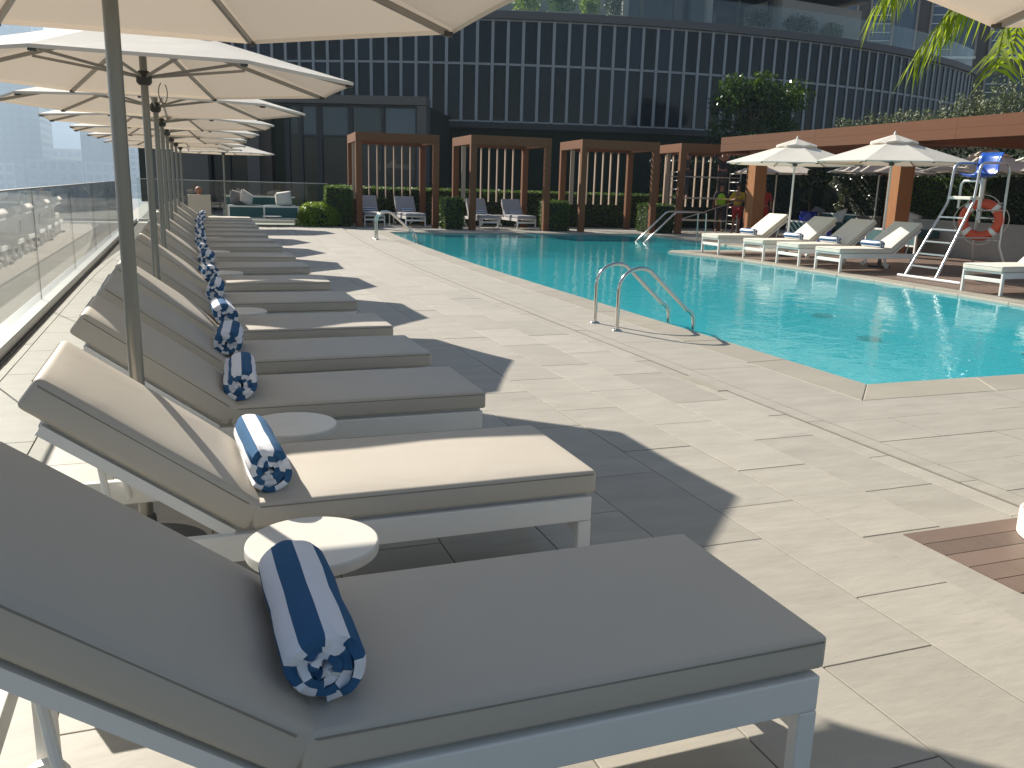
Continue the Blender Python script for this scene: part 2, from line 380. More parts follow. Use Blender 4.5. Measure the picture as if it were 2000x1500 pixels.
def sheet(loops, z):
    bm = bmesh.new(); es = []
    for lp in loops:
        vs = [bm.verts.new((x, y, z)) for x, y in lp]; es += [bm.edges.new((vs[i], vs[(i+1) % len(vs)])) for i in range(len(vs))]
    bmesh.ops.triangle_fill(bm, use_beauty=True, use_dissolve=False, edges=es)
    for f in bm.faces:
        if f.normal.z < 0: f.normal_flip()
    return bm
deck = bpy.data.objects.new('pool_deck', bpy.data.meshes.new('pool_deck')); link(deck); tag(deck, kind='structure')
bm = sheet([[(-1.42, -8), (60, -8), (60, 60), (-1.42, 60)], offset_poly(pool_poly, .02)], -.006); bm.to_mesh(deck.data); bm.free(); deck.data.materials.append(M['grout'])
tag(MB().box((-2.05, -8, -31), (-1.42, 60, -.06)).build('podium_wall', 'slab_concrete'), kind='structure')

# pool basin and water
DEPTH = -.55
pool = bpy.data.objects.new('pool', bpy.data.meshes.new('pool')); link(pool); tag(pool, kind='structure')
bm = sheet([pool_poly], DEPTH); n = len(pool_poly)
lo = [bm.verts.new((x, y, DEPTH)) for x, y in pool_poly]; hi = [bm.verts.new((x, y, -.056)) for x, y in pool_poly]
for i in range(n): bm.faces.new((lo[i], lo[(i+1) % n], hi[(i+1) % n], hi[i]))
bm.to_mesh(pool.data); bm.free(); pool.data.materials.append(M['pool_mosaic'])
water = bpy.data.objects.new('pool_water', bpy.data.meshes.new('pool_water')); link(water); tag(water, kind='structure')
bm = sheet([pool_poly], -.035); bm.to_mesh(water.data); bm.free(); water.data.materials.append(M['water'])
# steps inside the alcove
for i in range(3):
    tag(MB().box((14.45-.4*(i+1), 19.27, DEPTH+.01), (14.44-.4*i, 26.08, -.15-.12*i)).build('pool_step', 'pool_mosaic'), kind='structure')

# coping stones round the pool (parts of the deck)
inner = pool_poly; outer = offset_poly(pool_poly, .45)
def coping_run(pi, po, length):
    seg = [0]
    for i in range(len(pi)-1): seg.append(seg[-1]+(Vector(pi[i+1])-Vector(pi[i])).length)
    k = max(1, round(seg[-1]/length)); 
    def at(poly, s):
        for i in range(len(seg)-1):
            if s <= seg[i+1]+1e-9:
                t = (s-seg[i])/(seg[i+1]-seg[i]); return Vector(poly[i]).lerp(Vector(poly[i+1]), t)
        return Vector(poly[-1])
    for j in range(k):
        s0, s1 = seg[-1]*j/k+.003, seg[-1]*(j+1)/k-.003; sm = (s0+s1)/2
        q = [at(pi, s0), at(pi, sm), at(pi, s1), at(po, s1), at(po, sm), at(po, s0)]
        o = MB().prism([(p.x, p.y) for p in q], -.06, .0+random.uniform(-.0008, .0008)).build('coping_stone', 'coping', deck, bevel=.006)
nl = len(ledge)
coping_run(inner[:nl], outer[:nl], 1.05)
coping_run(inner[nl-1:nl+1], outer[nl-1:nl+1], 1.0)
coping_run(inner[nl:nl+2], outer[nl:nl+2], 1.0)
coping_run(inner[nl+1:], outer[nl+1:], 1.0)
coping_run([inner[-1], inner[0]], [outer[-1], outer[0]], 1.1)
# floor drains and wall jets
for (x, y) in ((9.2, 9.75), (10.1, 11.85), (10.6, 8.2)):
    MB().lathe([(.17, 0), (.17, .03), (.12, .045)], (x, y, DEPTH), 16).build('floor_drain', 'dark_plastic', pool)

# stone paving: each slab its own piece near the viewer, the far ones joined
rows = [-1.42, -1.32, -.865, -.41, .045, .50, .955, 1.41, 1.87, 2.33, 2.785, 3.237, 3.69, 3.835]
far = MB(); nslab = 0
def slab(x0, x1, y0, y1, far_y=20.5, shift=True):
    global nslab
    g = .0026; f = sh if shift else (lambda y: 0); dz = random.uniform(-.0012, .0012)
    q = [(x0+g+f(y0), y0+g), (x1-g+f(y0), y0+g), (x1-g+f(y1), y1-g), (x0+g+f(y1), y1-g)]
    if (y0 < far_y and x0 < 4.6) and nslab < 270:
        c = (sum(p[0] for p in q)/4, sum(p[1] for p in q)/4)
        MB().prism([(p[0]-c[0], p[1]-c[1]) for p in q], -.05, dz).build('paving_slab', 'stone', deck, loc=(*c, 0), bevel=.0025); nslab += 1
    else: far.prism(q, -.05, dz)
for r in range(len(rows)-1):
    off = (2.84 if r % 2 == 0 else 2.37)+random.choice((0, 0, .0, .12)); y = off-.955*4
    while y < 29:
        y1 = y+.955
        if y1 > .6: slab(rows[r], rows[r+1], max(y, -1), y1)
        y = y1
# drain strip and the larger slabs between it and the coping
y = .8
while y < 27:
    slab(3.855, 3.985, y, y+1.25); y += 1.25
y = 4.92
while y < 26.5:
    slab(3.99, 4.672, y, y+1.3); y += 1.3
# in front of the near pool edge
yy = 4.945; ri = 0
while yy > .2:
    y0 = yy-.456; x = 3.99-.5*(ri % 2)*.9
    while x < 11:
        xa = max(x, 3.99); xb = x+.955
        if xb-xa > .05:
            if xa < 4.85 and y0 < 2.825 and yy > 2.20:
                if yy > 2.83: slab(xa, min(xb, 11.2), 2.82, yy, shift=False)
                if y0 < 2.19: slab(xa, min(xb, 11.2), y0, 2.2, shift=False)
                if xb > 4.9: slab(4.86, xb, max(y0, 2.2), min(yy, 2.82), shift=False)
            else: slab(xa, min(xb, 11.2), y0, yy, shift=False)
        x += .955
    yy = y0; ri += 1
# behind the pool
for i in range(4):
    for j in range(34):
        slab(4.7+.8*j+.4*(i % 2), 5.5+.8*j+.4*(i % 2), 26.56+.8*i, 27.36+.8*i, shift=False)
for j in range(9):
    for i in range(4): slab(-1.42+.95*j, -.47+.95*j, 29.76+.8*i, 30.56+.8*i, shift=False)
tag(far.build('paving_slab', 'stone', deck), kind='stuff')
MB().box((3.755, 5.47, 0.0), (3.845, 6.0, .006)).build('access_cover', 'coping', deck)
# timber inset at the foot of the palm
for k in range(5):
    MB().box((2.985, 2.205+k*.122, -.04), (4.85, 2.205+k*.122+.117, .003)).build('deck_board', 'timber', deck)

# timber deck on the far side of the pool
yb0, yb1 = 2.0, 18.7
x = 12.12; k = 0
while x < 17.2:
    y = yb0+random.uniform(-1.6, 0)
    while y < yb1:
        y1 = min(y+2.4, yb1)
        if y1 > 8.3 and y1-y > .1:
            MB().box((-.067, -(y1-y)/2+.002, -.04), (.067, (y1-y)/2-.002, 0)).build('deck_board', 'timber', deck, loc=(x+.07, (y+y1)/2, random.uniform(-.001, .001)))
        y += 2.4
    x += .139; k += 1
tag(MB().box((17.2, 2, -.04), (26, 26.5, -.002)).build('deck_board', 'timber', deck), kind='stuff')
tag(MB().box((14.95, 18.72, -.04), (17.19, 26.5, -.004)).build('paving_slab', 'stone', deck), kind='stuff')
tag(MB().box((11.65, 18.72, -.04), (14.9, 18.78, -.002)).build('paving_slab', 'stone', deck), kind='stuff')

# ------------------------------------------------------------------ glass balustrades
b = empty('glass_balustrade', 'frameless glass balustrade on a metal shoe along the city side of the deck', 'balustrade')
MB().box((-1.66, -6, -.06), (-1.44, 31, .10)).build('shoe_channel', 'aluminium', b, bevel=.006)
MB().box((-1.43, -6, -.02), (-1.405, 31, .012)).build('drain_slot', 'dark_plastic', b)
y = -6.3
while y < 31:
    y1 = min(y+1.72*2, 31)
    MB().box((-1.556, y+.008, .08), (-1.544, y1-.008, 1.305)).build('glass_panel', 'balustrade_glass', b); MB().box((-1.554, y1-.007, .101), (-1.546, y1+.007, 1.30)).build('joint_gasket', 'dark_plastic', b)
    y = y1
MB().box((-1.562, -6, 1.305), (-1.538, 31, 1.32)).build('top_rail', 'aluminium', b)
b = empty('glass_balustrade', 'short glass balustrade crossing behind the teal sofa at the far end', 'balustrade')
MB().box((-1.40, 30.95, -.02), (4.7, 31.1, .08)).build('shoe_channel', 'aluminium', b)
for k in range(4):
    MB().box((-1.38+1.52*k, 31.02, .07), (-1.38+1.52*k+1.505, 31.032, 1.34)).build('glass_panel', 'thin_glass', b)
MB().box((-1.40, 31.01, 1.34), (4.7, 31.042, 1.36)).build('top_rail', 'brushed_aluminium', b)

# ------------------------------------------------------------------ sun loungers
ORD = ['first', 'second', 'third', 'fourth', 'fifth', 'sixth', 'seventh', 'eighth', 'ninth', 'tenth', 'eleventh', 'twelfth', 'thirteenth', 'fourteenth', 'fifteenth', 'sixteenth', 'seventeenth', 'eighteenth']
BA = math.radians(36.5)
def make_lounger(W, paint, label, group, cush='cushion', ba=BA, BL=.785):
    t = empty('sun_lounger', label, 'sun lounger', group=group); h = W/2-.008
    place(cushion_mesh('seat_cushion', 1.25, W, .088, cush), 'seat_cushion', t, (.005, 0, .372))
    bk = place(cushion_mesh('back_cushion', BL, W, .108, cush, r=.024), 'back_cushion', t, (-.01, 0, .378))
    mt = Matrix.Translation((-.014, 0, .362)) @ Matrix.Rotation(PI, 4, 'Z') @ Matrix.Rotation(-ba, 4, 'Y'); bk.matrix_local = mt
    k_ = W/2+.0025; loop = [(.025, -k_+.01, .447), (.04, -k_, .447), (1.238, -k_, .447), (1.2565, -k_+.02, .447), (1.2565, k_-.02, .447), (1.238, k_, .447), (.04, k_, .447)]
    MB().tube(loop, .0024, 5).build('piping', 'seam', t)
    MB().tube([mt @ Vector(p) for p in [(.05, -k_+.001, .088), (BL-.022, -k_+.001, .088), (BL+.0005, -k_+.025, .088), (BL+.0005, k_-.025, .088), (BL-.022, k_-.001, .088), (.05, k_-.001, .088)]], .0026, 5).build('piping', 'seam', t)
    for s in (-1, 1):
        MB().box((-.62, s*h-.0175, .268), (1.235, s*h+.0175, .362)).build('side_rail', paint, t, bevel=.005)
        MB().box((1.183, s*h-.018, 0), (1.236, s*h+.018, .267)).build('leg', paint, t, bevel=.004)
        MB().box((-.56, s*h-.018, .06), (-.51, s*h+.018, .267)).build('leg', paint, t, bevel=.004)
        w = MB(); w.lathe([(.02, -.016), (.055, -.014), (.055, .014), (.02, .016)], (0, 0, 0), 16)
        o = w.build('wheel', 'white_paint', t, smooth=True, loc=(-.535, s*(h-.06), .055)); o.rotation_euler = (PI/2, 0, 0)
        mm = mt
        q = [mm @ Vector(p) for p in ((.03, -s*(h-.012), -.027), (BL-.09, -s*(h-.012), -.027))]
        MB().bar(q[0], q[1], .03, .034, (-1, 0, 0)).build('back_rail', paint, t)
        pa = mm @ Vector((BL*.62, -s*(h-.05), -.05))
        MB().tube([pa, (-.40, s*(h-.05), .30)], .011, 8).build('prop_strut', paint, t)
    MB().box((1.195, -h+.019, .20), (1.23, h-.019, .262)).build('end_rail', paint, t, bevel=.004)
    MB().box((-.62, -h+.019, .275), (-.58, h-.019, .345)).build('end_rail', paint, t, bevel=.004)
    bs_ = MB().box((.02, -h+.03, -.012), (BL-.1, h-.03, -.004)).build('back_light_block', paint, t); bs_.matrix_local = mt  # added panel that closes the light leak under the back cushion
    qa, qb = mt @ Vector((BL-.105, -h+.03, -.027)), mt @ Vector((BL-.105, h-.03, -.027)); MB().bar(qa, qb, .03, .03).build('back_rail', paint, t)
    MB().box((.02, -h+.019, .340), (1.232, h-.019, .369)).build('seat_light_block', paint, t)  # added panel blocking light through the gap between cushion and rail
    return t
ly = [1.50, 2.78, 4.08, 5.14, 6.21, 7.62, 9.12, 10.72, 12.20, 13.95, 15.25, 16.75, 18.15, 19.75, 21.1, 22.6, 23.9]
umb_y = [3.56, 7.26, 10.30, 13.25, 16.2, 19.0, 21.9, 24.9]
desc = ['fully shaded taupe sun lounger at the near end of the balustrade row',
        'taupe sun lounger with its seat in full sun, behind the wholly shaded one',
        'shaded taupe sun lounger just beyond the first umbrella pole, third in the row']
L0 = make_lounger(.665, 'frame_paint', desc[0], 'sun loungers in the row along the glass balustrade')
for i, y in enumerate(ly):
    o = L0 if i == 0 else copy_tree(L0)
    o.location = (.15+sh(y)*.5, y+.3325, 0); o.rotation_euler = (0, 0, random.uniform(-.016, .016) if i > 2 else 0)
    o['label'] = desc[i] if i < 3 else f'taupe sun lounger in the balustrade row, {ORD[i]} counted from the near end'

# towels: a striped sheet rolled up in a spiral
def towel_mesh(Lt=.50, r1=.092, turns=3.3, th=.0205):
    n = 130; prof_o = []; prof_i = []; s = 0; arcl = []; last = None
    for i in range(n+1):
        a = 2*PI*turns*i/n; r = .018+(r1-.018)*i/n; wob = 1+.045*math.sin(2.3*a+1)+.02*math.sin(5.1*a)
        c = Vector((math.cos(-a+.4), math.sin(-a+.4)))
        po = c*r*wob; pi_ = c*max(.003, (r-th)*wob)
        if last is not None: s += (po-last).length
        last = po; arcl.append(s); prof_o.append(po); prof_i.append(pi_)
    ks = [-.5, -.47, -.2, 0, .2, .47, .5]; sc = [.90, .985, 1.01, .965, 1.015, .985, .89]
    V = []; F = []; U = []
    tot = arcl[-1]; nk = len(ks)
    for i in range(n+1):
        for P in (prof_o, prof_i):
            for k, kk in enumerate(ks):
                jut = (.012*math.sin(i*.23)+.008*math.sin(i*.61)) if abs(kk) == .5 else 0
                V.append((P[i].x*sc[k], kk*Lt+math.copysign(jut, 1), P[i].y*.95*sc[k]))
    S = 2*nk
    for i in range(n):
        for layer in (0, 1):
            for k in range(nk-1):
                a = i*S+layer*nk+k; q = (a, a+1, a+1+S, a+S); F.append(q if layer else q[::-1]); U.append([arcl[i], arcl[i], arcl[i+1], arcl[i+1]] if layer else [arcl[i+1], arcl[i+1], arcl[i], arcl[i]])
        for k, flip in ((0, 0), (nk-1, 1)):
            a = i*S+k; q = (a, a+nk, a+nk+S, a+S); F.append(q[::-1] if flip else q); u = [arcl[i], arcl[i], arcl[i+1], arcl[i+1]]; U.append(u[::-1] if flip else u)
    for i in (0, n):
        for k in range(nk-1):
            a = i*S+k; F.append((a, a+1, a+nk+1, a+nk)); U.append([arcl[i]]*4)
    me = bpy.data.meshes.new('rolled_towel'); me.from_pydata(V, [], F); uv = me.uv_layers.new(name='UVMap')
    for pi_, p in enumerate(me.polygons):
        for j, li in enumerate(p.loop_indices): uv.data[li].uv = (tot-U[pi_][j]+.021, 0)
    me.materials.append(M['towel_stripe']); me.polygons.foreach_set('use_smooth', [True]*len(me.polygons)); me.set_sharp_from_angle(angle=math.radians(55)); return me
TOW = towel_mesh()
def towel(loc, rz, label, group, scale=1):
    o = place(TOW, 'rolled_towel', None, loc, rz); o.scale = (scale,)*3; return tag(o, label, 'towel', group)
for i, y in enumerate(ly):
    o = towel((.215+sh(y)*.5+random.uniform(-.01, .01), y+.33, .546), random.uniform(-.09, .09) if i else .02, f'blue and white striped towel roll on the {ORD[i]} lounger of the balustrade row', 'rolled towels on the balustrade loungers')
    k_ = random.uniform(.94, 1.05) if i else 1; o.scale = (k_, random.uniform(.93, 1.04), k_); o.location.z -= .088*(1-k_)
    o.rotation_euler.y = [0, .9, 2.1, -.5, .3, 1.4, 2.6][i % 7]

# round side tables between the loungers
def make_table(label, group):
    t = empty('side_table', label, 'side table', group=group)
    MB().lathe([(.19, 0), (.196, .003), (.1975, .008), (.1975, .028), (.196, .033), (.192, .036)], (0, 0, .404), 64).build('table_top', 'table_top', t)
    MB().lathe([(.02, .012), (.02, .40)], (0, 0, .004), 12).build('stem', 'frame_paint', t, smooth=True)
    MB().lathe([(.15, 0), (.15, .008), (.03, .014)], (0, 0, 0), 28).build('base', 'frame_paint', t, smooth=True)
    return t
T0 = make_table('round white side table between the two loungers at the near end', 'side tables in the lounger row')
T0.location = (.31, 2.475, 0)
for i, y in enumerate(umb_y[:7]):
    o = copy_tree(T0); o.location = (.40+sh(y)*.5, (y if i else 3.76)+.04, 0)
    o['label'] = f'round white side table at the foot of the {ORD[i]} umbrella along the balustrade'

# ------------------------------------------------------------------ umbrellas
def make_umbrella(label, group, R=1.55, zr=2.20, za=2.60, pole='pole_metal', pr=.027, vent=True, rot=PI/8, base=True, name='umbrella'):
    t = empty(name, label, 'umbrella', group=group); N8 = 8
    MB().lathe([(pr, 0), (pr, za-.03)], (0, 0, .02), 16).build('pole', pole, t, smooth=True)
    if base:
        MB().lathe([(.23, 0), (.23, .035), (.045, .045), (.036, .16), (.03, .17)], (0, 0, .003), 28).build('base_plate', 'dark_plastic', t, smooth=True)
    mb = MB(); m = 6; r0 = .02
    for k in range(N8):
        a0, a1 = rot+2*PI*k/N8, rot+2*PI*(k+1)/N8; vs = []; fs = []
        for i in range(m+1):
            f = i/m; r = r0+(R-r0)*f
            for j in range(m+1):
                g = j/m; p0 = Vector((math.cos(a0), math.sin(a0), 0))*r; p1 = Vector((math.cos(a1), math.sin(a1), 0))*r
                p = p0.lerp(p1, g); z = za+(zr-za)*f-.022*math.sin(PI*g)*f*(1-f)*2+.004*math.sin(7*f+3*k)*math.sin(PI*g)*(1-f)
                edge = 1-.008*math.sin(PI*g)*f**4
                vs.append((p.x*edge, p.y*edge, z))
        for i in range(m):
            for j in range(m): a = i*(m+1)+j; fs.append((a, a+m+1, a+m+2, a+1))
        n0 = len(vs)
        for j in range(m+1): x, y, z = vs[m*(m+1)+j]; vs.append((x*.998, y*.998, z-.022))
        for j in range(m): a = m*(m+1)+j; fs.append((a, n0+j, n0+j+1, a+1))
        mb.add(vs, fs)
    mb.build('canopy', 'canopy_fabric', t, smooth=True)
    if vent:
        v = MB()
        for k in range(N8):
            a0, am, a1 = rot+2*PI*k/N8, rot+2*PI*(k+.5)/N8, rot+2*PI*(k+1)/N8; rv = .30*R
            P = lambda a, r, z: (math.cos(a)*r, math.sin(a)*r, z)
            zb = za+(zr-za)*.30
            v.add([(0, 0, za+.075), P(a0, rv, zb+.045), P(am, rv*.93, zb+.075), P(a1, rv, zb+.045), P(a0, rv*1.01, zb+.012), P(am, rv*.95, zb+.03), P(a1, rv*1.01, zb+.012)], [(0, 1, 2), (0, 2, 3), (1, 4, 5, 2), (2, 5, 6, 3)])
        v.build('vent_cap', 'canopy_fabric', t)
    MB().lathe([(.015, 0), (.03, .015), (.02, .04), (.008, .075)], (0, 0, za+.06), 12).build('finial', 'white_paint', t, smooth=True)
    MB().lathe([(pr+.012, 0), (.055, .02), (.055, .07), (pr+.01, .1)], (0, 0, zr-.06), 16).build('runner', 'dark_plastic', t, smooth=True)
    MB().lathe([(pr+.01, 0), (.06, .02), (.06, .06)], (0, 0, za-.12), 16).build('hub', 'dark_plastic', t, smooth=True)
    for k in range(N8):
        a = rot+2*PI*k/N8; c, s = math.cos(a), math.sin(a)
        p0 = (c*.05, s*.05, za-.075); p1 = (c*(R-.035), s*(R-.035), zr-.022)
        rb = MB().bar(p0, p1, .017, .028).build('rib', 'rib_metal', t)
        MB().box((-.022, -.013, -.014), (.024, .013, .008)).build('rib_cap', 'dark_plastic', rb, loc=p1, rz=a)
        mid = Vector(p0).lerp(Vector(p1), .52)
        MB().bar((c*.05, s*.05, zr+.0), mid-Vector((0, 0, .02)), .013, .02).build('strut', 'rib_metal', t)
    return t
g1 = 'cream umbrellas along the glass balustrade'
U0 = make_umbrella('cream octagonal umbrella nearest row pole, standing behind the second lounger', g1)
rots = [0, .03, .33, .02, .05, -.06, .2, .25]
for i, y in enumerate(umb_y):
    o = U0 if i == 0 else copy_tree(U0)
    o.location = ((-.205 if i == 0 else -.225)+sh(y)*.4, y, 0); o.rotation_euler = (0, 0, rots[i])
    o['label'] = f'cream octagonal umbrella, {ORD[i]} pole along the balustrade counted from the near end'
o = copy_tree(U0); o.location = (1.22, 28.75, 0); o.rotation_euler = (0, 0, .1); o['label'] = 'cream umbrella at the far end, its thin pole rising beside the teal sofa'
o = copy_tree(U0); o.location = (3.12, 1.30, 0); o.rotation_euler = (0, 0, PI/8)
o['label'] = 'cream umbrella whose canopy corner overhangs the upper right below the palm'; o['group'] = 'cream umbrellas beside the near end of the pool'
# cord hanging from the second umbrella
cord = [(-.17+.028*math.sin(t*1.0)*t, 7.24, 2.14-.055*t+.011*t*t) for t in np.linspace(0, 6, 16)]
tag(MB().tube([(-.10+.03*math.cos(a), 7.24, 2.09+.075*math.sin(a)) for a in np.linspace(PI*.6, PI*2.3, 16)], .0035, 5).build('pull_cord', 'dark_plastic'), 'thin dark pull cord looped below the hub of the second umbrella', 'cord')

# ------------------------------------------------------------------ pool rails
def rail_pair(loc, rz, label, scale=1):
    t = empty('pool_ladder', label, 'pool ladder', loc, rz); t.scale = (scale,)*3
    for s in (-.27, .27):
        pts = [Vector((0, s, 0)), Vector((0, s, .42))]
        c = Vector((.25, s, .43)); pts += [c+Vector((-.25*math.cos(a), 0, .235*math.sin(a))) for a in np.linspace(.12, 2.05, 12)]
        e = pts[-1]; pts += [e.lerp(Vector((.86, s, .20)), f) for f in (.5, 1)]
        pts += [Vector((.86, s, .20))+Vector((.09*math.sin(a), 0, -.09*(1-math.cos(a))-.03*a)) for a in np.linspace(.3, 1.45, 5)]
        pts += [Vector((.955, s, -.10)), Vector((.955, s, -.95))]
        MB().tube(pts, .0215, 12).build('hand_rail', 'steel', t, smooth=True)
        MB().lathe([(.055, 0), (.05, .012), (.03, .02)], (0, s, .001), 18).build('floor_flange', 'steel', t, smooth=True)
    for k in range(3): MB().box((.935, -.25, -.3-.26*k), (1.02, .25, -.275-.26*k)).build('step', 'steel', t, bevel=.004)
    return t
rail_pair((4.29, 8.47, 0), 0, 'curved stainless steel pool ladder rails on the long near coping')
rail_pair((4.72, 22.9, 0), -.12, 'curved stainless steel pool rails at the far left corner of the pool', 1.08)
t = empty('pool_handrail', 'straight sloping stainless handrail over the alcove steps by the cabanas', 'handrail', (0, 0, 0))
for dy in (0, .5):
    MB().tube([(12.31, 22.3+dy, -.45), (12.31+.04, 22.3+dy, -.08), (13.35, 22.35+dy, .80), (13.47, 22.37+dy, .85), (14.70, 22.84+dy*.9, .85), (14.78, 22.87+dy*.9, .80), (14.8, 22.88+dy*.9, 0)], .024, 10).build('hand_rail', 'steel', t, smooth=True)

# ------------------------------------------------------------------ cabanas, hedges, loungers behind the pool
CR = math.radians(-9)
def make_cabana(label):
    t = empty('cabana', label, 'cabana', group='timber cabanas behind the pool'); W, D, H, p = 2.75, 2.6, 3.02, .20
    for x in (0, W-p):
        for y in (0, D-p): MB().box((x, y, 0), (x+p, y+p, H-.29)).build('post', 'beam_wood', t, bevel=.006)
    MB().box((0, 0, H-.288), (W, p, H)).build('beam', 'beam_wood', t, bevel=.006)
    MB().box((0, D-p, H-.288), (W, D, H)).build('beam', 'beam_wood', t, bevel=.006)
    for x in (0, W-p): MB().box((x, p+.002, H-.288), (x+p, D-p-.002, H-.003)).build('beam', 'beam_wood', t, bevel=.006)
    sm = MB().box((-.016, -.06, 0), (.016, .06, 1.86)).mesh('slat', 'slat_wood')
    for k in range(7): place(sm, 'slat', t, (.44+.295*k, D-p/2, .87))
    sm2 = MB().box((-.07, -.018, 0), (.07, .018, 1.86)).mesh('slat', 'slat_wood')
    place(sm2, 'slat', t, (p/2, 1.35, .87))
    rf = MB()
    for k in range(8): rf.box((p+.01, .36+.27*k, H-.14), (W-p-.01, .40+.27*k, H-.03))
    rf.build('roof_slats', 'beam_wood', t)
    return t
cabs = [((5.30, 28.85), 'leftmost of the timber cabanas, its back slats seen against dark glass'), ((8.76, 27.45), 'timber cabana second from the left, between two clipped hedge blocks'),
        ((12.45, 26.95), 'timber cabana third from the left with no lounger under it'), ((15.85, 26.35), 'timber cabana at the right end with a scaffold inside it')]
C0 = make_cabana(cabs[0][1])
for i, (p, lb) in enumerate(cabs):
    o = C0 if i == 0 else copy_tree(C0); o.location = (*p, 0); o.rotation_euler = (0, 0, math.radians((-4, -3, -7, -9)[i])); o['label'] = lb
hedge('long clipped hedge running behind all the cabanas', 0, 13.6, 0, .9, 1.25, (4.75, 31.85, 0), CR, 420, .075)
hedge('hedge block with a light left end, beside the leftmost cabana', 0, .85, 0, 2.95, 1.27, (4.3, 28.9, 0), CR, 500, .07)
hedge('clipped hedge cube between the two left cabanas', 0, .62, 0, 1.3, 1.0, (7.98, 27.75, 0), CR, 560, .065, group=None)
hedge('clipped hedge cube right of the second cabana', 0, .75, 0, 1.3, .98, (11.47, 27.35, 0), CR, 560, .065)
hedge('clipped hedge cube right of the third cabana beside the sloping handrail', 0, .95, 0, 1.3, .96, (15.0, 26.75, 0), CR, 560, .065)
# low rounded bush
t = empty('round_bush', 'low rounded bright green bush beside the teal sofa', 'bush', (4.15, 29.25, 0))
n = 5200; v = rng.normal(size=(n, 3)); v /= np.linalg.norm(v, axis=1)[:, None]; v[:, 2] = abs(v[:, 2]); rr = rng.uniform(.8, 1.03, n)[:, None]
sq = np.sign(v)*np.abs(v)**.7
tag(place(leaf_mesh('foliage', sq*rr*np.array([.74, .60, .76]), .10, 'leaf_bush', v, spread=.9, aspect=.35), 'foliage', t), kind='stuff')
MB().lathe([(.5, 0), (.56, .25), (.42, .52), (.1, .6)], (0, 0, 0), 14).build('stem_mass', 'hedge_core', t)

Lc0 = make_lounger(.68, 'frame_paint', 'x', 'sun loungers under the cabanas', cush='cushion_shade_grey', ba=math.radians(52), BL=.72)
cl = [((5.98, 30.35), -91, 'grey sun lounger, shade put into its cushion colour, at the left inside the leftmost cabana'), ((7.28, 30.1), -89, 'grey sun lounger, shade put into its cushion colour, at the right inside the leftmost cabana'),
      ((9.68, 29.4), -90, 'grey sun lounger, shade put into its cushion colour, at the left inside the second cabana'), ((11.0, 29.35), -89, 'grey sun lounger, shade put into its cushion colour, at the right inside the second cabana')]
for i, (p, a, lb) in enumerate(cl):
    o = Lc0 if i == 0 else copy_tree(Lc0); o.location = (*p, 0); o.rotation_euler = (0, 0, math.radians(a)); o['label'] = lb
    d = Vector((math.cos(math.radians(a)), math.sin(math.radians(a))))
    tw = towel((p[0]+d.x*.10, p[1]+d.y*.10, .53), math.radians(a), lb.replace('grey sun lounger', 'rolled striped towel on the grey lounger'), 'rolled towels under the cabanas', .8)
for p, lb in (((6.63, 29.9), 'white side table between the loungers of the leftmost cabana'), ((10.34, 29.2), 'white side table between the loungers of the second cabana')):
    o = copy_tree(T0); o.location = (*p, 0); o['label'] = lb; o['group'] = 'side tables under the cabanas'

# ------------------------------------------------------------------ teal sofa at the far end
def pillow(loc, rot, size, m, label):
    bm = bmesh.new(); bmesh.ops.create_grid(bm, x_segments=8, y_segments=8, size=.5)
    top = bm.verts[:]; 
    for v in top: v.co.z = .16*(1-(2*v.co.x)**4)*(1-(2*v.co.y)**4)
    g = bmesh.ops.duplicate(bm, geom=bm.verts[:]+bm.edges[:]+bm.faces[:])
    for e in g['geom']:
        if isinstance(e, bmesh.types.BMVert): e.co.z = -e.co.z
    bmesh.ops.remove_doubles(bm, verts=bm.verts, dist=.001); bmesh.ops.recalc_face_normals(bm, faces=bm.faces)
    me = bpy.data.meshes.new('pillow'); bm.to_mesh(me); bm.free(); me.materials.append(M[m]); me.polygons.foreach_set('use_smooth', [True]*len(me.polygons))
    o = place(me, 'pillow', None, loc); o.rotation_euler = rot; o.scale = (size, size, size); return tag(o, label, 'pillow')
def make_sofa(W, D, label, loc, rz, frame='white_paint', fab='teal_fabric'):
    t = empty('outdoor_sofa', label, 'sofa', loc, rz); r = .025
    for x in (r, W/2, W-r):
        MB().box((x-r, 0, 0 if x != W/2 else .2), (x+r, .05, .62)).build('leg', frame, t)
    for x in (r, W-r): MB().box((x-r, D-.05, 0), (x+r, D, .62)).build('leg', frame, t)
    MB().box((.052, .004, .57), (W/2-r-.002, .046, .615)).build('front_rail', frame, t); MB().box((W/2+r+.002, .004, .57), (W-.052, .046, .615)).build('front_rail', frame, t)
    MB().box((.052, .004, .20), (W-.052, .046, .24)).build('bottom_rail', frame, t)
    MB().box((.06, .012, .243), (W/2-r-.004, .04, .567)).build('fabric_panel', fab, t); MB().box((W/2+r+.004, .012, .243), (W-.06, .04, .567)).build('fabric_panel', fab, t)
    for k in range(2): place(cushion_mesh('seat_cushion', W/2-.07, D-.16, .2, fab, 6, 4, .02, .04), 'seat_cushion', t, (.06+k*(W/2-.05), D/2, .42))
    MB().box((.05, D-.07, .25), (W-.05, D-.02, .86)).build('back_panel', fab, t); MB().box((.0, D-.075, .861), (W, D-.015, .90)).build('back_rail', frame, t)
    return t
make_sofa(2.2, .95, 'teal outdoor sofa in a white frame at the far end of the lounger row', (1.30, 29.05, 0), .03)
pillow((1.62, 29.55, .83), (1.1, .25, .3), .5, 'grey_cushion', 'dark grey pillow leaning at the left end of the far teal sofa')
pillow((1.90, 29.5, .84), (1.15, .5, .5), .48, 'pillow_light', 'pale pillow leaning on the grey one on the far teal sofa')
pillow((3.05, 29.5, .83), (1.1, -.15, -.2), .52, 'pillow_light', 'pale pillow upright at the right end of the far teal sofa')
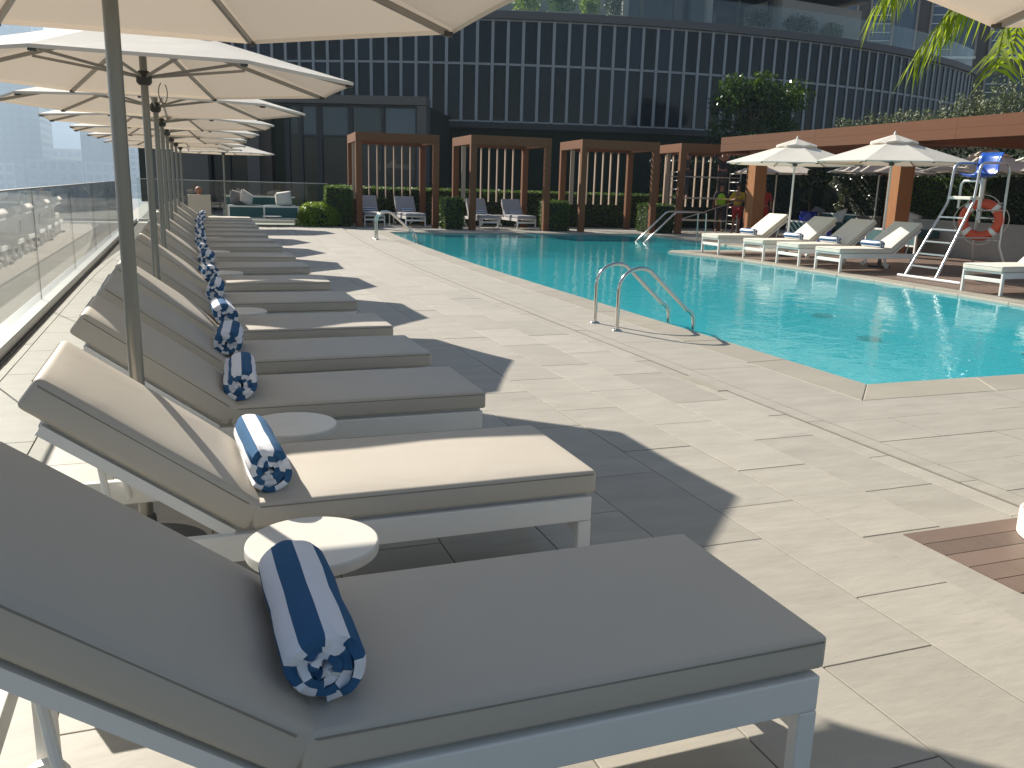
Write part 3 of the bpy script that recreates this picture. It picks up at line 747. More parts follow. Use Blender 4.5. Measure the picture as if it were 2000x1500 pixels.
tag(MB().lathe([(.30, 0), (.30, .02)], (0, 0, .30), 24).build('low_table', 'white_paint', None, loc=(2.6, 28.75, 0)), 'low round white table top in front of the far teal sofa', 'table')

# ------------------------------------------------------------------ people
def skin_body(name, J, E, m, parent=None, sub=1):
    names = list(J); me = bpy.data.meshes.new(name); me.from_pydata([J[k][0] for k in names], [(names.index(a), names.index(b)) for a, b in E], [])
    me.materials.append(M[m]); o = link(bpy.data.objects.new(name, me), parent)
    o.modifiers.new('skin', 'SKIN'); lay = me.skin_vertices[0].data
    for i, k in enumerate(names): lay[i].radius = J[k][1] if isinstance(J[k][1], tuple) else (J[k][1],)*2; lay[i].use_root = (i == 0)
    s = o.modifiers.new('sub', 'SUBSURF'); s.levels = sub; s.render_levels = sub
    return o
def person(label, loc, rz, shirt, pants, arms='down', hair='hair', seated=False, vest=False, hat=None, shorts=False):
    t = empty('person', label, 'person', loc, rz)
    J = {'pelvis': ((0, 0, .95), (.15, .11)), 'waist': ((0, 0, 1.10), (.135, .10)), 'chest': ((0, 0, 1.30), (.165, .115)), 'neck0': ((0, -.005, 1.45), (.085, .07)), 'neck': ((0, .01, 1.53), .058), 'jaw': ((0, .035, 1.60), (.062, .07)), 'head': ((0, .02, 1.68), (.078, .095)), 'crown': ((0, .015, 1.755), (.06, .075))}
    E = [('pelvis', 'waist'), ('waist', 'chest'), ('chest', 'neck0'), ('neck0', 'neck'), ('neck', 'jaw'), ('jaw', 'head'), ('head', 'crown')]
    if not seated:
        for s, n in ((-1, 'l'), (1, 'r')):
            J['hip'+n] = ((s*.095, 0, .88), .088); J['knee'+n] = ((s*.105, .02, .50), .058); J['ank'+n] = ((s*.11, -.02, .09), .04); J['toe'+n] = ((s*.125, .14, .035), .034)
            E += [('pelvis', 'hip'+n), ('hip'+n, 'knee'+n), ('knee'+n, 'ank'+n), ('ank'+n, 'toe'+n)]
    else:
        for s, n in ((-1, 'l'), (1, 'r')):
            J['hip'+n] = ((s*.10, .06, .90), .088); J['knee'+n] = ((s*.13, .46, .93), .06); J['ank'+n] = ((s*.13, .50, .50), .04); J['toe'+n] = ((s*.14, .64, .46), .034)
            E += [('pelvis', 'hip'+n), ('hip'+n, 'knee'+n), ('knee'+n, 'ank'+n), ('ank'+n, 'toe'+n)]
    for s, n in ((-1, 'l'), (1, 'r')):
        up = arms == 'up'; fold = arms == 'fold'
        el = (s*.30, .14, 1.52) if up else (s*.27, .04, 1.16) if fold else (s*.25, -.01, 1.15)
        wr = (s*.26, .32, 1.72) if up else (-s*.02, .22, 1.20+.03*s) if fold else (s*.27, .08, .92)
        ha = (s*.24, .38, 1.78) if up else (-s*.10, .21, 1.22+.03*s) if fold else (s*.27, .11, .84)
        J['sh'+n] = ((s*.185, 0, 1.40), .062); J['el'+n] = (el, .042); J['wr'+n] = (wr, .03); J['ha'+n] = (ha, (.036, .02))
        E += [('chest', 'sh'+n), ('sh'+n, 'el'+n), ('el'+n, 'wr'+n), ('wr'+n, 'ha'+n)]
    skin_body('body', J, E, 'skin', t)
    def wear(name, keys, edges, m, k):
        jj = {}
        for q in keys:
            r = J[q][1]; r = r if isinstance(r, tuple) else (r, r); jj[q] = (J[q][0], (r[0]*k+.008, r[1]*k+.008))
        return skin_body(name, jj, edges, m, t)
    wear('shirt', ['pelvis', 'waist', 'chest', 'neck0', 'shl', 'ell', 'shr', 'elr'], [('pelvis', 'waist'), ('waist', 'chest'), ('chest', 'neck0'), ('chest', 'shl'), ('shl', 'ell'), ('chest', 'shr'), ('shr', 'elr')], shirt, 1.08)
    legs = ['pelvis', 'hipl', 'kneel', 'hipr', 'kneer']; le = [('pelvis', 'hipl'), ('hipl', 'kneel'), ('pelvis', 'hipr'), ('hipr', 'kneer')]
    if not shorts: legs += ['ankl', 'ankr']; le += [('kneel', 'ankl'), ('kneer', 'ankr')]
    wear('shorts' if shorts else 'trousers', legs, le, pants, 1.12)
    if vest: wear('vest', ['pelvis', 'waist', 'chest', 'neck0'], [('pelvis', 'waist'), ('waist', 'chest'), ('chest', 'neck0')], 'cloth_hivis', 1.28)
    hr = MB().lathe([(.100, 0), (.105, .05), (.085, .11), (.03, .145)], (0, .002, 1.665), 14, True); hr.build('helmet' if hat else 'hair', hat or hair, t, smooth=True)
    return t
person('seated person seen from behind, short dark hair, at the far end of the loungers', (.42, 26.30, -.61), .1, 'cloth_dark', 'cloth_dark', seated=True, hair='skin')
t = empty('armchair', 'pale high backed armchair holding the seated person at the far end', 'armchair', (.42, 26.0, 0), .05)
MB().box((-.30, 0, .1), (.30, .07, .985)).build('backrest', 'cushion', t, bevel=.02); MB().box((-.3, .08, .2), (.3, .7, .42)).build('seat', 'cushion', t, bevel=.02)
for sx in (-.27, .27):
    for sy in (.03, .64): MB().box((sx-.02, sy-.02, 0), (sx+.02, sy+.02, .2 if sy > .1 else .1)).build('leg', 'frame_paint', t)
person('worker in a lime high visibility vest standing left of the lifeguard', (18.35, 27.5, 0), 2.6, 'cloth_dark', 'cloth_dark', vest=True)
person('lifeguard in yellow shirt and red shorts beside the pergola post', (18.45, 26.6, 0), 2.2, 'cloth_yellow', 'cloth_red', arms='fold', shorts=True)
person('person in red clothes standing behind the left pergola post', (20.0, 27.2, 0), 2.4, 'cloth_red', 'cloth_red')
# scaffold with two workers, under the right hand cabana
t = empty('scaffold_tower', 'white tube scaffold tower under the right end cabana', 'scaffold', (16.55, 27.45, 0), CR)
for x in (0, 2.3):
    for y in (0, .9):
        MB().tube([(x, y, 0), (x, y, 2.15)], .024, 8).build('upright', 'aluminium', t, smooth=True)
    for k in range(7): MB().tube([(x, 0, .3+.3*k), (x, .9, .3+.3*k)], .017, 6).build('rung', 'white_paint', t)
for z in (.42, 1.95):
    for y in (0, .9): MB().tube([(0, y, z), (2.3, y, z)], .02, 6).build('ledger', 'aluminium', t)
MB().tube([(0, -.02, .42), (2.3, -.02, 1.16)], .017, 6).build('brace', 'aluminium', t)
MB().box((-.02, .02, 1.18), (2.32, .88, 1.23)).build('platform', 'aluminium', t)
person('worker in grey on the left of the scaffold platform, arms raised', (16.95, 27.8, 1.232), .3, 'cloth_grey', 'cloth_grey', arms='up')
person('worker in black on the right of the scaffold platform, arms raised', (18.35, 27.55, 1.232), -.4, 'cloth_dark', 'cloth_grey', arms='up')

# ------------------------------------------------------------------ right side: loungers, umbrellas, lifeguard chair
LR0 = make_lounger(.74, 'white_paint', 'x', 'cream sun loungers on the timber deck', cush='cushion_cream', BL=.90)
lr = [(18.22, 'cream sun lounger at the far left end of the timber deck row'), (16.5, 'cream sun lounger second along the timber deck with a tree shadow line on its back'),
      (15.28, 'sun lounger on the timber deck with a grey shaded backrest left of the tall post'), (14.02, 'cream sun lounger in front of the tall timber post and beside the lifeguard chair'), (10.42, 'cream sun lounger at the right edge beyond the lifeguard chair')]
for i, (y, lb) in enumerate(lr):
    o = LR0 if i == 0 else copy_tree(LR0); o.location = (13.18, y, 0); o.rotation_euler = (0, 0, PI+random.uniform(-.02, .02)); o['label'] = lb
    if i < 4:
        tw = towel((13.02, y+.0, .535), PI/2*0+.05, ['rolled towel on the far left timber deck lounger', 'rolled towel on the second timber deck lounger', 'rolled towel on the grey backed timber deck lounger', 'rolled towel on the lounger before the tall timber post'][i], 'rolled towels on the timber deck loungers', 1.0)
g2 = 'cream umbrellas along the timber deck'
V0 = make_umbrella('x', g2, R=1.62, zr=2.16, za=2.66, pole='white_paint', pr=.024)
ur = [((13.55, 17.38), 'cream umbrella between the two far left loungers of the timber deck'), ((13.86, 14.66), 'large cream umbrella in front of the tall timber post'), ((14.2, 10.0), 'cream umbrella cut by the right edge beyond the lifeguard chair')]
for i, (p, lb) in enumerate(ur):
    o = V0 if i == 0 else copy_tree(V0); o.location = (*p, 0); o.rotation_euler = (0, 0, [.05, .12, 0][i]); o['label'] = lb
g3 = 'umbrellas under the slatted pergola roof'
for p, lb in (((20.0, 26.6), 'umbrella in striped shade under the left part of the pergola'), ((20.0, 21.6), 'umbrella in striped shade behind the tall timber post'), ((19.4, 17.2), 'umbrella in striped shade behind the lifeguard chair')):
    o = copy_tree(V0); o.location = (*p, 0); o.rotation_euler = (0, 0, .2); o['label'] = lb; o['group'] = g3

t = empty('lifeguard_chair', 'tall white tube lifeguard chair with a blue seat on the timber deck', 'lifeguard chair', (0, 0, 0))
tube = lambda pts, nm='tube_frame', r=.024, m='aluminium': MB().tube(pts, r, 10).build(nm, m, t, smooth=True)
tube([(12.68, 11.45, .03), (12.68, 12.90, .03)], 'foot_bar', .03, 'white_paint')
for y0, y1 in ((12.74, 12.66), (12.02, 12.09)):
    tube([(12.70, y0, .05), (13.38, y1, 1.34), (13.42, y1, 1.42), (13.46, y1, 1.98)]+arc((13.60, y1, 1.98), .14, PI, PI/2, 5, (1, 0, 0), (0, 0, 1))+[(14.02, y1-.02, 2.13)]+arc((14.02, y1-.02, 1.99), .14, PI/2, 0, 5, (1, 0, 0), (0, 0, 1))+[(14.18, y1-.02, .62), (14.42, y1+(.12 if y1 > 12.3 else -.12), .03)], 'side_frame')
for k in range(5):
    f = .13+.175*k; ya = 12.74+(12.66-12.74)*f; yb = 12.02+(12.09-12.02)*f
    MB().box((12.70+.68*f-.035, yb+.024, .05+1.29*f), (12.70+.68*f+.035, ya-.024, .05+1.29*f+.028)).build('step', 'aluminium', t)
for z in (.72, 1.12, 1.40): MB().box((14.15, 12.10, z), (14.21, 12.62, z+.026)).build('step', 'aluminium', t)
for z in (.78, 1.28): tube([(13.5 if z > 1 else 13.1, 12.07, z), (14.18, 12.07, z)], 'brace', .016)
MB().box((13.36, 12.115, 1.46), (13.62, 12.635, 1.52)).build('foot_platform', 'cream_plaster', t, bevel=.01)
tube([(13.62, 12.60, 1.3), (13.62, 12.60, 1.74)]+arc((13.62, 12.52, 1.74), .08, PI/2, PI/2+PI/2, 1, (0, 0, 1), (0, -1, 0))[:0]+[(13.62, 12.54, 1.80), (13.62, 12.21, 1.80), (13.62, 12.15, 1.74), (13.62, 12.15, 1.3)], 'seat_support', .022, 'white_paint')
tube([(13.90, 12.37, 1.1), (13.90, 12.37, 1.85)], 'seat_post', .035)
# moulded seat shell
prof = [(13.50, 1.90), (13.56, 1.865), (13.75, 1.85), (13.90, 1.86), (13.97, 1.92), (14.02, 2.05), (14.05, 2.22), (14.10, 2.32)]
vs = []; fs = []; ny = 9
for i, (x, z) in enumerate(prof):
    for j in range(ny):
        s = -1+2*j/(ny-1); up = .07*abs(s)**3; vs.append((x-(up*.9 if i > 4 else 0), 12.37+s*.245, z+(up if i <= 4 else 0)))
for i in range(len(prof)-1):
    for j in range(ny-1): a = i*ny+j; fs.append((a, a+1, a+ny+1, a+ny))
so = MB().add(vs, fs).build('seat_shell', 'blue_plastic', t, smooth=True); sm_ = so.modifiers.new('thick', 'SOLIDIFY'); sm_.thickness = .012
# life ring
t = empty('life_ring', 'red life ring with white bands hung on the lifeguard chair', 'life ring', (13.98, 12.37, 1.10)); t.rotation_euler = (0, PI/2, 0); t.rotation_euler = (PI/2, 0, math.radians(-52))
def torus_arc(a0, a1, R=.30, r=.088, n=10, rs=1.0):
    return MB().tube([(R*math.cos(a0+(a1-a0)*i/n), R*math.sin(a0+(a1-a0)*i/n), 0) for i in range(n+1)], r*rs, 14)
for k in range(4):
    a = PI/4+k*PI/2; torus_arc(a+.13, a+PI/2-.13).build('ring_segment', 'ring_red', t, smooth=True); torus_arc(a-.13, a+.13, rs=1.02, n=4).build('white_band', 'ring_white', t, smooth=True)
for k in range(4):
    a0 = PI/4+k*PI/2; MB().tube([((.40+.06*math.sin(PI*i/8))*math.cos(a0+PI/2*i/8), (.40+.06*math.sin(PI*i/8))*math.sin(a0+PI/2*i/8), 0) for i in range(9)], .008, 6).build('grab_rope', 'rope', t)

# ------------------------------------------------------------------ pergola on the right
A = Vector((17.1, 24.0, 0)); B = Vector((16.6, 17.4, 0)); d = (B-A).normalized(); pn = Vector((-d.y, d.x, 0))   # pn points away from the pool (+x)
pa = math.atan2(d.y, d.x)
t = empty('pergola', 'long timber pergola with thick posts and a deep fascia on the right', 'pergola', tuple(A), pa)
# local x runs along the front towards the viewer, local y away from the pool
for x in (0, 6.62, 13.3): MB().box((x-.21, -.02, 0), (x+.21, .40, 2.76)).build('post', 'post_wood', t, bevel=.008)
for x in (.3, 6.9): MB().box((x-.2, 4.6, 0), (x+.2, 5.0, 2.76)).build('post', 'beam_wood', t, bevel=.008)
fm = M['beam_wood_long']
x = -1.62
for L_ in (5.2, 5.2, 5.2):
    for z0, z1 in ((2.76, 2.985), (2.988, 3.22)):
        MB().box((x, -.30, z0), (x+L_-.006, -.245, z1)).build('fascia_board', 'beam_wood_long', t)
    x += L_
MB().box((-1.62, -.243, 2.76), (-1.57, 5.4, 3.22)).build('fascia_board', 'beam_wood_long', t)
for x in (0, 6.62, 13.3): MB().box((x-.14, -.24, 2.762), (x+.14, 5.4, 2.965)).build('rafter', 'beam_wood', t)
lm = MB().box((-.03, -.24+1.3, 0), (.03, 5.4, .12)).mesh('louvre', 'beam_wood')
for k in range(48): place(lm, 'louvre', t, (-1.4+.3*k, 0, 2.968))
MB().box((-1.56, -.24, 2.97), (13.9, .95, 3.10)).build('planter_tray', 'grey_wall', t)
MB().box((-1.55, -.236, 3.105), (13.9, .9, 3.17)).build('planter_soil', 'soil', t)
# planting on the pergola roof
def sprigs(n, x0, x1, y0, y1, z0, h0, h1, ls, den):
    P = []; 
    for i in range(n):
        bx, by = rng.uniform(x0, x1), rng.uniform(y0, y1); h = rng.uniform(h0, h1); dx, dy = rng.normal(0, .18, 2)
        k = int(den*h); f = np.sort(rng.uniform(.08, 1, k)); P.append(np.stack([bx+dx*f*h+rng.normal(0, .03, k), by+dy*f*h+rng.normal(0, .03, k), z0+f*h], 1))
    return leaf_mesh('foliage', np.concatenate(P), ls, 'leaf_olive', aspect=.28)
xx = 3.6
for i, (x0, x1, h0, h1, m) in enumerate(((3.85, 5.2, .15, .40, 0), (5.2, 6.7, .2, .48, 1), (6.7, 7.9, .2, .40, 2), (7.9, 8.9, .3, .7, 3), (8.9, 10.6, .45, 1.0, 4))):
    tp = empty('roof_shrub', ['low silvery shrub at the left of the pergola roof', 'silvery upright shrub on the pergola roof, second clump', 'darker mixed shrub in the middle of the pergola roof', 'tall grey olive shrub on the pergola roof behind the palm frond', 'tall airy olive shrub at the right of the pergola roof'][i], 'shrub', tuple(A), pa)
    tag(place(sprigs(60, x0, x1, .0, .8, 3.15, h0, h1, .075, 60), 'foliage', tp), kind='stuff')
    MB().tube([((x0+x1)/2, .4, 3.14), ((x0+x1)/2+.05, .42, 3.14+h0)], .02, 6).build('stem', 'bark', tp)
# furniture and planting under the pergola
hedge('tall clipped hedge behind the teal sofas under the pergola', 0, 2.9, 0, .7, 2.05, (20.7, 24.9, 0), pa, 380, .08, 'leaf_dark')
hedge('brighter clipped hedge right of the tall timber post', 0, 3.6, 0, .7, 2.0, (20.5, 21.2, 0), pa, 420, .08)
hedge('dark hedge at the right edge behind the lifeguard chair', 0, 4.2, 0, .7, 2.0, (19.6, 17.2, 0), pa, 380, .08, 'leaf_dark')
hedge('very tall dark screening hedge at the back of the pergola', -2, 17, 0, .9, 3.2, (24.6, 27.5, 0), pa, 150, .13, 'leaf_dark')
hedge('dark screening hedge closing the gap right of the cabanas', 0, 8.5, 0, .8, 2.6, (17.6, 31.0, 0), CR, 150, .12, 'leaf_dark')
w = empty('low_wall', 'low pale planter wall behind the teal sofas', 'wall', (20.35, 24.9, 0), pa); MB().box((0, 0, 0), (3.2, .25, .80)).build('wall_body', 'slab_concrete', w); MB().box((-.02, -.02, .80), (3.22, .27, .85)).build('coping_cap', 'slab_concrete', w)
w = empty('low_wall', 'low pale planter wall behind the lifeguard chair', 'wall', (18.6, 18.6, 0), pa); MB().box((0, 0, 0), (6.5, .25, .85)).build('wall_body', 'slab_concrete', w); MB().box((-.02, -.02, .85), (6.52, .27, .90)).build('coping_cap', 'slab_concrete', w)
make_sofa(2.3, .95, 'teal outdoor sofa under the pergola left of the tall post', (18.6, 24.0, 0), pa+PI*0)
make_sofa(2.0, .95, 'teal outdoor sofa under the pergola right of the tall post', (17.9, 19.6, 0), pa)
pillow((19.4, 23.6, .78), (1.1, .2, pa), .6, 'grey_cushion', 'grey pillow on the left teal sofa under the pergola')
pillow((19.35, 22.4, .78), (1.1, -.2, pa), .55, 'pillow_light', 'pale pillow on the left teal sofa under the pergola')
pillow((18.7, 18.9, .78), (1.0, .2, pa), .6, 'cushion', 'beige pillow on the right teal sofa under the pergola')
for p, h, lb in (((18.9, 23.3), .92, 'tall cobalt blue glazed pot under the pergola'), ((16.35, 19.6), .55, 'cobalt blue glazed pot behind the second timber deck lounger')):
    tp = empty('glazed_pot', lb, 'pot', (*p, 0)); MB().lathe([(.18, 0), (.26, h*.3), (.30, h*.8), (.27, h*.93), (.31, h), (.27, h), (.25, h*.9)], seg=22).build('pot_body', 'blue_glaze', tp, smooth=True)
    MB().lathe([(.25, 0), (.01, .02)], (0, 0, h*.92), 16).build('soil', 'soil', tp)
def tree(name, label, cat, loc, rx, rz, zc, nleaf, lsize, m, trunk=.08, clumps=16, lean=0):
    t = empty(name, label, cat, loc); top = Vector((lean, 0, zc))
    MB().tube([(0, 0, 0), (lean*.3, .03, zc*.4), (lean*.7, -.02, zc*.8), tuple(top)], [trunk, trunk*.85, trunk*.65, trunk*.4], 9).build('trunk', 'bark', t, smooth=True)
    P = []
    for k in range(clumps):
        v = rng.normal(size=3); v /= np.linalg.norm(v); v *= rng.uniform(.35, .92)**.6
        c = np.array([lean+v[0]*rx, v[1]*rx, zc+v[2]*rz]); cr = rng.uniform(.26, .42)*rx
        MB().tube([tuple(top-Vector((0, 0, .4*rz*rng.uniform(.2, 1)))), tuple((Vector(c)+top)/2+Vector((0, 0, .05))), tuple(c)], [trunk*.35, trunk*.22, trunk*.1], 5).build('branch', 'bark', t)
        k2 = nleaf//clumps; q = rng.normal(size=(k2, 3)); q /= np.linalg.norm(q, axis=1)[:, None]; q *= (rng.uniform(0, 1, k2)**.45)[:, None]*cr; q[:, 2] *= .85
        P.append(c+q)
    tag(place(leaf_mesh('crown', np.concatenate(P), lsize, m, aspect=.55), 'crown', t), kind='stuff'); return t
tree('ornamental_tree', 'dark glossy leaved tree rising behind the left end of the pergola', 'tree', (24.1, 34.0, 0), 2.15, 1.7, 4.75, 9000, .17, 'leaf_tree', .12, 26)
tree('ornamental_tree', 'small dark tree overhanging the right end cabana', 'tree', (20.9, 30.2, 0), 1.1, .8, 2.9, 2600, .13, 'leaf_dark', .07, 12)
tree('potted_tree', 'small glossy tree in the tall cobalt pot under the pergola', 'tree', (18.9, 23.3, .86), .55, .5, .95, 900, .11, 'leaf_dark', .03, 8)
tree('shrub', 'flowering shrub leaning out of the hedge behind the grey backed lounger', 'shrub', (20.35, 23.4, .85), .6, .5, .5, 800, .10, 'leaf_olive', .03, 7)

# ------------------------------------------------------------------ palm in the right foreground
t = empty('planter', 'taupe round planter with a cream foot on the timber inset at the right edge', 'planter', (3.70, 2.52, 0))
MB().lathe([(.235, 0), (.235, .105), (.225, .11)], (0, 0, .006), 32).build('foot_ring', 'cream_plaster', t, smooth=True)
MB().lathe([(.222, .115), (.20, .40), (.185, .62), (.165, .62), (.16, .56)], (0, 0, 0), 32).build('pot_body', 'palm_bark', t, smooth=True)
MB().lathe([(.16, 0), (.01, .02)], (0, 0, .55), 18).build('soil', 'soil', t)
PX = Vector((5.75, 4.2, 0))
t = empty('palm_tree', 'palm with bright yellow green fronds drooping into the upper right corner', 'palm tree', tuple(PX))
MB().lathe([(.16, 0), (.13, .3), (.11, 1.4), (.10, 2.6), (.11, 3.3)], (0, 0, 0), 20).build('trunk', 'palm_bark', t, smooth=True)
def frond(p0, p1, p2, ll, n=44, droop=.75, flat=.25):
    p0, p1, p2 = Vector(p0), Vector(p1), Vector(p2); mb = MB(); pts = []
    for i in range(n+1):
        f = i/n; pts.append(p0*(1-f)**2+p1*2*f*(1-f)+p2*f*f)
    fr = MB().tube(pts, [.012*(1-.8*i/n)+.002 for i in range(n+1)], 6).build('frond', 'palm_leaf', t, smooth=True)
    for i in range(5, n+1):
        tt = (pts[min(i+1, n)]-pts[i-1]).normalized(); side = tt.cross(Vector((0, 0, 1))).normalized()
        for s in (-1, 1):
            f = i/n; L_ = ll*(.55+.45*math.sin(PI*min(1, .15+f*.85)))*random.uniform(.75, 1.2)
            dirn = (side*s*flat*2*random.uniform(.6, 1.5)+tt*random.uniform(.35, .8)+Vector((random.gauss(0, .08), random.gauss(0, .08), -droop*random.uniform(.75, 1.2)))).normalized(); w = .017
            a = pts[i]; m1 = a+dirn*L_*.45+Vector((0, 0, .02)); e = a+dirn*L_+Vector((0, 0, -.12*L_)); wv = dirn.cross(side).normalized()*w if abs(dirn.dot(side)) < .95 else tt*w
            wv = tt*w
            mb.add([a-wv*.4, a+wv*.4, m1+wv, e, m1-wv], [(0, 1, 2, 4), (4, 2, 3)])
    mb.build('leaflets', 'palm_leaf', fr)

def W(x, y, z): return Vector((x, y, z))-PX
frond((0, 0, 3.3), W(5.1, 5.0, 3.75), W(4.46, 5.02, 2.76), .46, 62, 1.0, .34)
frond((0, 0, 3.32), W(4.9, 5.2, 3.6), W(4.74, 5.2, 2.86), .44, 54, 1.0, .34)
frond((0, 0, 3.28), W(5.35, 5.0, 3.25), W(4.86, 5.05, 2.44), .44, 46, .9, .32)
frond((0, 0, 3.3), W(5.35, 5.1, 3.45), W(5.15, 5.1, 2.72), .46, 44, .95, .34)
frond((0, 0, 3.3), W(5.75, 5.1, 3.7), W(5.63, 5.05, 2.42), .42, 60, .4, .55)
frond((0, 0, 3.3), W(5.95, 5.2, 3.6), W(5.95, 5.2, 2.55), .42, 56, .5, .5)
frond((0, 0, 3.3), W(6.3, 5.1, 3.8), W(6.35, 5.2, 2.5), .42, 44)
for a in (30, -10, -60, -110, -160, 160):
    c, s_ = math.cos(math.radians(a)), math.sin(math.radians(a))
    frond((0, 0, 3.3), (.8*c, .8*s_, 4.1), (1.7*c, 1.7*s_, 3.0), .34, 40)

# ------------------------------------------------------------------ hotel building with the curved glass front
CX, CY, RAD, ST, PH = 28.24, 81.13, 41.26, 0.018069, -0.574765
def fp(a, r=RAD): return (CX+r*math.sin(a), CY-r*math.cos(a))
hb = empty('hotel_building', 'hotel with a curved dark glass front and planted roof terrace behind the pool', 'building', (CX, CY, 0))
def arc_band(name, m, a0, a1, r0, r1, z0, z1, n=60, parent=None):
    vs = []; fs = []
    for i in range(n+1):
        a = a0+(a1-a0)*i/n
        for r in (r0, r1):
            for z in (z0, z1): vs.append((r*math.sin(a), -r*math.cos(a), z))
    for i in range(n):
        b = i*4
        for q in ((0, 1, 5, 4), (2, 6, 7, 3), (0, 4, 6, 2), (1, 3, 7, 5)): fs.append(tuple(b+k for k in q))
    fs += [(0, 2, 3, 1), (n*4, n*4+1, n*4+3, n*4+2)]
    return MB().add(vs, fs).build(name, m, parent or hb)
I0, I1 = -14, 60
Z0, ZT, Z1, Z2 = 4.50, 7.20, 9.26, 9.62
pw = RAD*ST
pl = MB().box((-pw/2+.05, -.02, 0), (pw/2-.05, .02, ZT-Z0-.06)).mesh('glass_pane', 'facade_glass')
pu = MB().box((-pw/2+.05, -.02, 0), (pw/2-.05, .02, Z1-ZT-.11)).mesh('glass_pane', 'facade_glass')
mu = MB().box((-.07, -.07, 0), (.07, .05, Z1-Z0)).mesh('mullion', 'mullion')
trn = MB().box((-pw/2+.06, -.05, 0), (pw/2-.06, .04, .10)).mesh('transom', 'mullion')
hd = MB().box((-pw/2+.06, -.05, 0), (pw/2-.06, .04, .07)).mesh('transom', 'mullion')
for i in range(I0, I1+1):
    a = PH+ST*i; x, y = fp(a); place(mu, 'mullion', hb, (x-CX, y-CY, Z0), a)
    if i < I1:
        am = a+ST/2; x, y = fp(am, RAD-.01); p = (x-CX, y-CY)
        place(pl, 'glass_pane', hb, (*p, Z0+.05), am+random.uniform(-.012, .012)); place(pu, 'glass_pane', hb, (*p, ZT+.055), am+random.uniform(-.012, .012))
        place(trn, 'transom', hb, (*p, ZT-.05), am); place(hd, 'transom', hb, (*p, Z1-.08), am); place(hd, 'transom', hb, (*p, Z0-.02), am)
aL, aR = PH+ST*I0-.01, PH+ST*I1+.01
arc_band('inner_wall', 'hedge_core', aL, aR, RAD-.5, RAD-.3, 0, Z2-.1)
arc_band('parapet_band', 'parapet', aL, aR, RAD-.3, RAD+.22, Z1+.004, Z2)
arc_band('soffit', 'dark_frame', aL, aR, RAD-1.6, RAD+.08, Z0-.32, Z0-.03)
arc_band('terrace_floor', 'slab_concrete', aL, aR, RAD-9, RAD-.31, Z2-.2, Z2-.05)
# recessed ground floor
gp = MB().box((-pw+.04, -.02, 0), (pw-.04, .02, 4.1)).mesh('glass_pane', 'pavilion_glass'); gm = MB().box((-.05, -.1, 0), (.05, .06, 4.18)).mesh('mullion', 'dark_frame')
for i in range(I0, I1, 2):
    a = PH+ST*i; x, y = fp(a, RAD-1.3); place(gm, 'mullion', hb, (x-CX, y-CY, 0), a); x, y = fp(a+ST, RAD-1.31); place(gp, 'glass_pane', hb, (x-CX, y-CY, .05), a+ST)
# roof terrace: glass screen, posts, set back upper storey
gs = MB().box((-pw+.01, -.008, 0), (pw-.01, .008, 1.15)).mesh('glass_screen', 'thin_glass')
for i in range(I0, I1, 2):
    a = PH+ST*(i+1); x, y = fp(a, RAD-.1); place(gs, 'glass_screen', hb, (x-CX, y-CY, Z2), a)
up = MB().box((-pw*1.5+.05, -.05, 0), (pw*1.5-.05, .05, 3.4)).mesh('glass_pane', 'pavilion_glass'); um = MB().box((-.10, -.14, 0), (.10, .08, 3.4)).mesh('mullion', 'panel_grey')
for i in range(22, 38, 3):
    a = PH+ST*i; x, y = fp(a, RAD-4.5); place(um, 'mullion', hb, (x-CX, y-CY, Z2), a); x, y = fp(a+ST*1.5, RAD-4.5); place(up, 'glass_pane', hb, (x-CX, y-CY, Z2), a+ST*1.5)
arc_band('upper_slab', 'parapet', PH+ST*22, PH+ST*35.5, RAD-7, RAD-2.6, Z2+3.4, Z2+4.0)
arc_band('terrace_wall', 'slab_concrete', aL, PH+ST*22, RAD-3.6, RAD-3.4, Z2, Z2+1.9)
arc_band('upper_wall', 'panel_grey', PH+ST*22, PH+ST*35.5, RAD-8, RAD-4.8, Z2+4.0, Z2+14, 40)
for i in range(23, 36, 7):
    x, y = fp(PH+ST*i, RAD-3.2); MB().box((-.16, -.16, 0), (.16, .16, 3.4)).build('column', 'slab_concrete', hb, loc=(x-CX, y-CY, Z2), rz=PH+ST*i)
# pale box room at the right end of the roof terrace
a = PH+ST*39; x, y = fp(a, RAD-3.0); MB().box((-2.9, -1.4, 0), (3.1, 3, 1.95)).build('roof_room', 'slab_concrete', hb, loc=(x-CX, y-CY, Z2), rz=a)
MB().box((-4.2, -1.9, 2.3), (3.0, 3, 2.55)).build('roof_canopy', 'dark_frame', hb, loc=(x-CX, y-CY, Z2), rz=a); MB().box((-3.4, -1.0, 0), (-3.2, -.8, 2.3)).build('column', 'dark_frame', hb, loc=(x-CX, y-CY, Z2), rz=a)
def terrace_shrub(i, w, h, m, label, n=1200, ls=.13):
    a = PH+ST*i; x, y = fp(a, RAD-1.1); t = empty('terrace_shrub', label, 'shrub', (x, y, Z2-.04), a)
    v = rng.normal(size=(n, 3)); v /= np.linalg.norm(v, axis=1)[:, None]; r = (rng.uniform(0, 1, n)**.5)[:, None]; P = v*r*np.array([w/2, .45, h/2])+np.array([0, 0, h*.55]); P[:, 2] = np.abs(P[:, 2])
    P += rng.normal(0, .05, P.shape); tag(place(leaf_mesh('foliage', P, ls, m), 'foliage', t), kind='stuff')
    MB().box((-w*.45, -.3, 0), (w*.45, .3, .28)).build('trough', 'slab_concrete', t)
terrace_shrub(15.2, 1.5, 1.3, 'leaf_bush', 'light green shrub at the left of the roof terrace')
terrace_shrub(17.6, 1.6, 1.5, 'leaf_hedge', 'leafy green shrub second from the left on the roof terrace')
terrace_shrub(19.6, 1.1, 1.2, 'leaf_bush', 'bright shrub beside the third column of the roof terrace')
